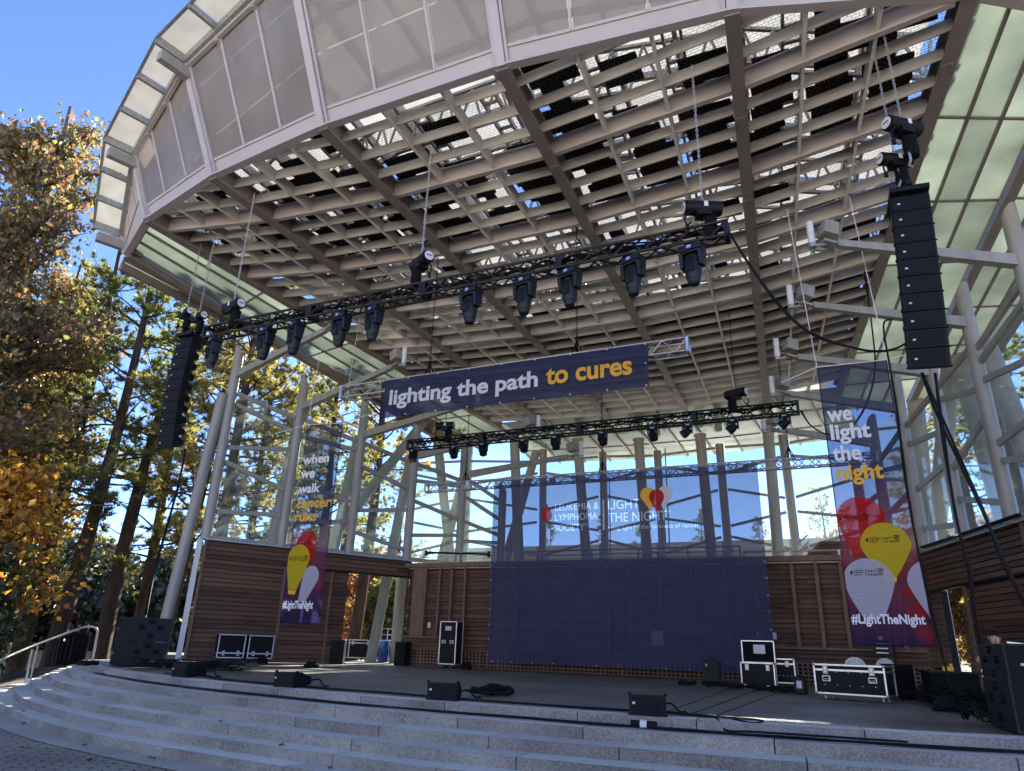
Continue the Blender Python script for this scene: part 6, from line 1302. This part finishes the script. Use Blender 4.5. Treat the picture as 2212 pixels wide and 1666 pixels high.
def leaves(C, rng, size=.1, up=.4, elong=1.5):
    n = len(C); a = unit(rng.normal(0, 1, (n, 3))+np.array([0, 0, -up])); b = unit(np.cross(a, rng.normal(0, 1, (n, 3)))); s = size*rng.uniform(.35, 1.35, (n, 1)); cr = np.cross(a, b)*s*.18
    V = np.stack([C-a*s*.5*elong, C+b*s*.5+cr, C+a*s*.5*elong, C-b*s*.5+cr], 1).reshape(-1, 3)
    return V, np.arange(len(V)).reshape(-1, 4)
def limb_path(p, d, L, rr, sag=-.1, n=5, wob=.12):
    pts = [Vector(p)]; d = Vector(d).normalized()
    for i in range(n):
        d = (d+Vector((rr.uniform(-wob, wob), rr.uniform(-wob, wob), rr.uniform(-wob, wob)+sag/n))).normalized(); pts.append(pts[-1]+d*(L/n))
    return pts
PINE = [leaf_mat('pine_needles_'+k, c, .66) for k, c in (('green', [(.08, .12, .03), (.19, .25, .06), (.36, .38, .09), (.50, .42, .12)]), ('gold', [(.14, .16, .04), (.34, .33, .08), (.54, .44, .11), (.62, .44, .12)]))]
def pine(seed, H, r0, crown0, reach, nb, m, tuft=1.0, dead=8, bark='bark'):
    rr = random.Random(seed); rng = np.random.default_rng(seed); t = thing('pine_tree', (0, 0, 0), 'x', 'pine', 'pines around the canopy')
    lean = (rr.uniform(-.02, .02), rr.uniform(-.02, .02)); tp = [Vector((lean[0]*z+.12*math.sin(z*.35+seed), lean[1]*z+.1*math.cos(z*.3+seed)-.1*math.cos(seed), z-.6)) for z in np.linspace(0, H, 22)]
    mb = MB(); mb.tube(tp, [r0*(1.25 if i == 0 else 1-(i/21)**1.15*.93) for i in range(22)], 12); 
    def at(z): i = max(0, min(20, int(z/H*21))); return tp[i].lerp(tp[i+1], max(0, min(1, z/H*21-i)))
    C, D = [], []
    for k in range(nb+dead):
        isd = k >= nb; f = rr.random()**.85; z = lerp(crown0*H, H*.985, f) if not isd else rr.uniform(.18, crown0+.05)*H
        a = rr.uniform(0, 6.283); L = reach*(1.05-f*.85)*rr.uniform(.6, 1.15)*(.45 if isd else 1); p = at(z); up = rr.uniform(-.1, .45)+f*.35
        br = r0*.2*(1-f*.6)*(.5 if isd else 1); path = limb_path(p, (math.cos(a), math.sin(a), up), L, rr, sag=rr.uniform(-.25, .35), n=6, wob=.16)
        mb.tube(path, [max(.008, br*(1-i/7)) for i in range(7)], 5, caps=False)
        if isd and rr.random() < .6: continue
        for q in range(int(rr.uniform(6, 11)*max(.5, L/2.2))):
            s = rr.uniform(.3, 1.0)*6; i = min(5, int(s)); b = path[i].lerp(path[i+1], s-i); d0 = (path[i+1]-path[i]).normalized()
            td = (d0*.6+Vector((rr.uniform(-1, 1), rr.uniform(-1, 1), rr.uniform(-.2, .8)))).normalized(); tl = rr.uniform(.25, .75)*min(1.2, L/2)
            tip = b+td*tl; mb.tube([b, b.lerp(tip, .5)+Vector((0, 0, -.02)), tip], [.012, .009, .005], 4, caps=False)
            for g in range(rr.randint(2, 4)): C.append(tip-td*tl*rr.uniform(0, .55)+Vector((rr.uniform(-.1, .1), rr.uniform(-.1, .1), rr.uniform(-.06, .1)))); D.append(td+Vector((0, 0, .3)))
    mb.build('trunk', M[bark], t, smooth=False)
    V, F = needles(np.array([c[:] for c in C]), np.array([d[:] for d in D]), rng, k=int(26*tuft), ln=.23, w=.014)
    np_mesh('crown', V, F, m, t); return t
def broadleaf(name, seed, H, r0, crown0, reach, nl, lsize, m, label, cat='tree', bark='bark2', squash=1.0, group=None, clump=.4, trunks=1):
    rr = random.Random(seed); rng = np.random.default_rng(seed); t = thing(name, (0, 0, 0), label, cat, group); mb = MB(); tips = []; nlimb = int(26/trunks)+6 if H < 15 else 95
    for q in range(trunks):
        o = Vector((rr.uniform(-.3, .3), rr.uniform(-.3, .3), 0))*(trunks > 1)
        tp = [o+Vector((.1*math.sin(z*.5+q)+o.x*z*.25, .1*math.cos(z*.45)+o.y*z*.25, z-.5)) for z in np.linspace(0, H*.92, 14)]; mb.tube(tp, [r0*(1.2 if i == 0 else 1-i/14*.9) for i in range(14)], 10)
        for k in range(nlimb):
            f = rr.random(); z = lerp(crown0, .9, f)*13; i = min(12, int(z)); p = tp[i].lerp(tp[i+1], z-i); a = rr.uniform(0, 6.283); L = reach*(1.1-f*.6)*rr.uniform(.35, 1.15)
            path = limb_path(p, (math.cos(a), math.sin(a), rr.uniform(.15, .9)*squash), L, rr, sag=.1, n=5, wob=.2); mb.tube(path, [max(.01, r0*.35*(1-j/6)) for j in range(6)], 6, caps=False)
            for g in range(5):
                s = rr.uniform(1.5, 5); j = min(4, int(s)); b = path[j].lerp(path[j+1], s-j); d = Vector((rr.uniform(-1, 1), rr.uniform(-1, 1), rr.uniform(-.4, .9)*squash)).normalized(); e = b+d*rr.uniform(.3, .9)*min(1.3, reach*.35); mb.tube([b, b.lerp(e, .6), e], [.018, .012, .006], 4, caps=False); tips += [b.lerp(e, .5), e, path[j+1]]
    mb.build('trunk', M[bark], t)
    T = np.array([p[:] for p in tips]); n = len(T); w = rng.uniform(.4, 1.6, n); idx = rng.choice(n, nl, p=w/w.sum())
    C = T[idx]+rng.normal(0, clump, (nl, 3))*np.array([1, 1, .75]); V, F = leaves(C, rng, lsize); np_mesh('crown', V, F, m, t); return t
def place(o, az, d, z=None, rz=0.0, label=None, s=1.0):
    x, y = d*math.sin(R(az)), d*math.cos(R(az)); o.location = (x, y, ground_h(x, y) if z is None else z); o.rotation_euler = (0, 0, rz); o.scale = (s, s, s)
    if label: o['label'] = label
    return o
pv = [pine(21, 17.5, .27, .30, 3.2, 66, PINE[0]), pine(22, 18.5, .28, .36, 3.0, 62, PINE[0]), pine(23, 16.5, .24, .24, 3.3, 74, PINE[1]), pine(24, 18, .26, .42, 3.4, 60, PINE[1], dead=14)]
used = set()
def put_pine(k, az, d, label, s=1.0):
    o = pv[k] if k not in used else copy_tree(pv[k]); used.add(k); place(o, az, d, None, random.uniform(0, 6.28), 'tall pine '+label, s)
for k, az, d, s, l in ((0, -55.7, 27, 1.05, 'with thick straight trunk just left of the leftmost subwoofers and railing post'), (1, -53.0, 28.5, 1.05, 'with reddish trunk rising directly behind the step railing end'), (2, -49.4, 27.5, 1.05, 'seen between the left subwoofers and the leaning white pole'),
        (1, -57.6, 29, 1.02, 'behind the red gold broadleaf tree, trunk half hidden'), (0, -51.2, 32, .95, 'thin with distance, behind the hung left loudspeakers'), (3, -47.0, 26, 1.0, 'directly left of the first glass post'),
        (2, -44.3, 31, 1.0, 'behind the left half of the first glass bay'), (3, -42.2, 34, .95, 'behind the right half of the first glass bay'), (0, -39.6, 30, .95, 'behind the left banner'), (1, -37.9, 38, .9, 'farther off behind the second glass bay'),
        (3, -36.2, 29, 1.0, 'whose thick trunk shows through the open doorway'), (2, -33.2, 42, .85, 'behind the fourth glass post'), (3, -59.5, 34, 1.0, 'far left behind the yellow leaved branches'), 
        (2, -40.8, 45, .95, 'far back over the left timber wall'), (3, 8.6, 33, .9, 'with golden needles behind the right glass wall'), (1, 11.8, 30, .95, 'near the right picture edge behind the glass'), (2, 5.6, 46, .8, 'small and far behind the third right glass bay'), (0, 14, 36, 1.0, 'outermost on the right behind the glass'),
        (3, -0.6, 62, .79, 'top showing over the stair parapet'), (2, 1.2, 66, .79, 'golden top beside the tall right banner'), (1, -13.6, 70, .79, 'top seen through the big screen under the tagline'), (0, -21.5, 72, .79, 'top seen through the left part of the screen'), (1, -17.5, 76, .79, 'top seen through the screen under the drop logo'), (0, -9.5, 74, .79, 'top seen through the right part of the screen'), (2, -5.4, 72, .79, 'top just right of the blue screen edge')):
    put_pine(k, az, d, l, s)
LM = {'rust': leaf_mat('rust_leaves', [(.17, .08, .035), (.34, .18, .06), (.42, .28, .09), (.17, .19, .06), (.26, .26, .08), (.32, .14, .07), (.20, .22, .07)], .6), 'green': leaf_mat('dark_green_leaves', [(.05, .09, .02), (.13, .19, .05), (.28, .30, .06), (.36, .27, .06)], .6),
      'yellow': leaf_mat('yellow_leaves', [(.70, .36, .03), (.78, .48, .04), (.66, .24, .03), (.40, .32, .05)], .62), 'gold': leaf_mat('golden_leaves', [(.30, .16, .03), (.42, .26, .04), (.22, .18, .04), (.35, .12, .04)], .5), 'red': leaf_mat('red_leaves', [(.40, .06, .05), (.48, .20, .04), (.36, .10, .12), (.5, .3, .05)], .5), 'holly': leaf_mat('holly_leaves', [(.018, .035, .012), (.03, .06, .018), (.09, .12, .02)], .3), 'far': leaf_mat('far_bank_leaves', [(.02, .035, .02), (.04, .055, .025), (.10, .075, .03), (.03, .04, .03)], .3)}
place(broadleaf('broadleaf_tree', 31, 18.8, .3, .25, 3.5, 25000, .125, LM['rust'], 'tall broadleaf tree with rust and gold leaves against the sky at far left', clump=.2), -63.8, 25, s=1.1)
o = copy_tree([q for q in COL.objects if q.name == 'broadleaf_tree'][0]); place(o, -60.2, 31, None, 2.0, 'slightly lower rust leaved broadleaf tree between the tallest one and the canopy corner', .95)
place(broadleaf('broadleaf_tree', 32, 15.2, .22, .12, 3.2, 10000, .11, LM['green'], 'dark green broadleaf tree below the rust coloured one at far left', clump=.2), -60.3, 28.5)
place(broadleaf('yellow_tree', 33, 6.6, .1, .36, 2.6, 4600, .14, LM['yellow'], 'small tree with large bright yellow leaves above the step railing', group=None), -60.6, 24.2)
place(broadleaf('holly_bush', 34, 3.9, .06, .1, 1.5, 9000, .11, LM['holly'], 'dense dark glossy holly bush at the left picture edge', 'bush', trunks=3), -61.6, 23.5)
gt = broadleaf('golden_tree', 35, 9, .16, .12, 2.8, 12000, .17, LM['gold'], 'golden leaved tree low behind the first glass bay', group='golden trees behind the left glass wall')
place(gt, -45.2, 46); 
for az, d, s, l in ((-41.5, 50, .9, 'golden leaved tree low behind the left banner'), (-38.3, 52, 1.0, 'golden leaved tree low behind the second glass bay'), (-33.5, 48, .9, 'golden leaved tree behind the walkway rails left of the screen'), (-30.2, 54, .85, 'golden leaved tree at the left edge of the big screen'), (7.2, 40, .9, 'golden leaved tree low behind the right glass wall'), (10.2, 42, 1.0, 'golden leaved tree at the right picture edge behind glass'), (2.6, 38, .7, 'golden leaved tree seen through the right side opening')):
    place(copy_tree(gt), az, d, None, random.uniform(0, 6), l, s)
place(broadleaf('maple_tree', 36, 6.5, .14, .06, 2.4, 11000, .14, LM['red'], 'red and yellow maple showing through the open doorway'), -34.9, 38)
place(broadleaf('broadleaf_tree', 37, 5.2, .12, .05, 2.0, 8000, .15, LM['green'], 'small dark green tree right of the maple through the open doorway'), -33.5, 36)
# far bank wood: one mass
rng = np.random.default_rng(5); CC = []
for az in np.arange(-92, 34, 1.5):
    for row in range(3):
        d = 128+row*22+rng.uniform(-8, 8); a = R(az+rng.uniform(-.7, .7)); x, y = d*math.sin(a), d*math.cos(a); H = rng.uniform(11, 19) if az < -28 else rng.uniform(7, 11)
        n = 800; u = rng.normal(0, 1, (n, 3)); u = unit(u)*rng.uniform(.35, 1, (n, 1))**.5; CC.append(np.array([x, y, ground_h(x, y)+H*.52])+u*np.array([H*.26, H*.26, H*.5])+rng.normal(0, .3, (n, 3)))
V, F = leaves(np.concatenate(CC), rng, 1.15, .3, 1.2); tag(np_mesh('far_wood', V, F, LM['far']), kind='stuff')
# fallen leaves on the steps and plaza: each a thing
LVM = mat('dry_leaf', (.24, .11, .045), .8, var=.3, scale=30)
def fallen(x, y, z, s, rz, label):
    mb = MB(); pts = [(0, 0)]; P = []
    for k in range(16): a = 2*math.pi*k/16; r = s*(.5+.22*math.cos(5*a)); P.append((r*math.cos(a)*1.25, r*math.sin(a), .012+.012*math.sin(a*2)))
    mb.add([(0, 0, .004)]+P, [(0, k+1, (k+1) % 16+1) for k in range(16)]); mb.tube([(s*.5, 0, .01), (s*1.0, .01, .015)], .003, 4); o = mb.build('fallen_leaf', LVM); o.location = (x, y, z); o.rotation_euler = (0, 0, rz); tag(o, label, 'leaf', 'dry leaves on the granite steps')
for x, y, z, s, l in ((-10.3, 7.75, -.575, .07, 'dry brown leaf on the lowest step, near its left third'), (-7.3, 7.35, -.345, .05, 'curled dry leaf on the fourth step left of centre'), (-8.9, 6.75, -.678, .06, 'dry leaf on the border by the foot of the lowest step'), (-7.45, 6.55, -.678, .07, 'yellowish dry leaf on the border left of the picture middle'), (-7.9, 6.1, -.686, .07, 'dry leaf on the pavers near the border'), (-9.3, 6.25, -.686, .07, 'pale dry leaf on the wavy pavers'), (-5.9, 6.9, -.46, .06, 'dry leaf on the fifth step below the black bag'), (-5.0, 6.62, -.575, .05, 'dry leaf on the lowest step below the black bag'), (-12.3, 8.1, -.575, .05, 'small dry leaf on the lowest step at the left bend'), (-11.6, 7.7, -.678, .06, 'dark leaf lying against the lowest step at left')):
    fallen(x, y, z+.003, s, random.uniform(0, 6), l)
# step railing and litter bin
t = thing('step_railing', (-17.07, 12.65, 0), 'galvanised pipe railing going down the left end of the steps', 'railing'); mb = MB()
mb.tube(catmull([(-17.07, 12.65, 0), (-17.08, 12.64, .45), (-17.09, 12.62, .70), (-17.13, 12.55, .79), (-17.24, 12.42, .80), (-17.3, 12.2, .72), (-17.15, 11.2, .36), (-16.95, 10.6, .15), (-16.6, 9.9, -.08)], 6), .026, 10); mb.build('rail', M['galv'], t, smooth=True, world=True)
for x, y, z, zt in ((-16.95, 11.05, -.5, .27), (-17.25, 11.35, -.5, .40)): mb = MB(); mb.cyl((x, y, z), (x-.02, y-.02, zt), .022, n=10); mb.build('post', M['galv'], t, smooth=True, world=True)
t = thing('litter_bin', (-21.6, 15.2, ground_h(-21.6, 15.2)), 'dark slatted litter bin behind the step railing', 'bin'); mb = MB()
for k in range(22): a = 2*math.pi*k/22; mb.beam((.42*math.cos(a), .42*math.sin(a), .02), (.45*math.cos(a), .45*math.sin(a), 1.05), .085, .02, up=(math.cos(a), math.sin(a), 0))
mb.build('slats', M['black'], t); mb = MB(); mb.cyl((0, 0, 1.02), (0, 0, 1.1), .5, .46, 22); mb.build('rim', M['black'], t, smooth=True); mb = MB(); mb.cyl((0, 0, .03), (0, 0, 1.0), .4, n=20); mb.build('liner', M['black_soft'], t)
# ---------------------------------------------------------------- bring the whole place to its real size (a door is about 2 m)
S_ = 1.3
for o in list(COL.objects):
    if o.parent is None and o.type in ('MESH', 'EMPTY'):
        o.location = o.location*S_; o.scale = o.scale*S_
cam.location = cam.location*S_
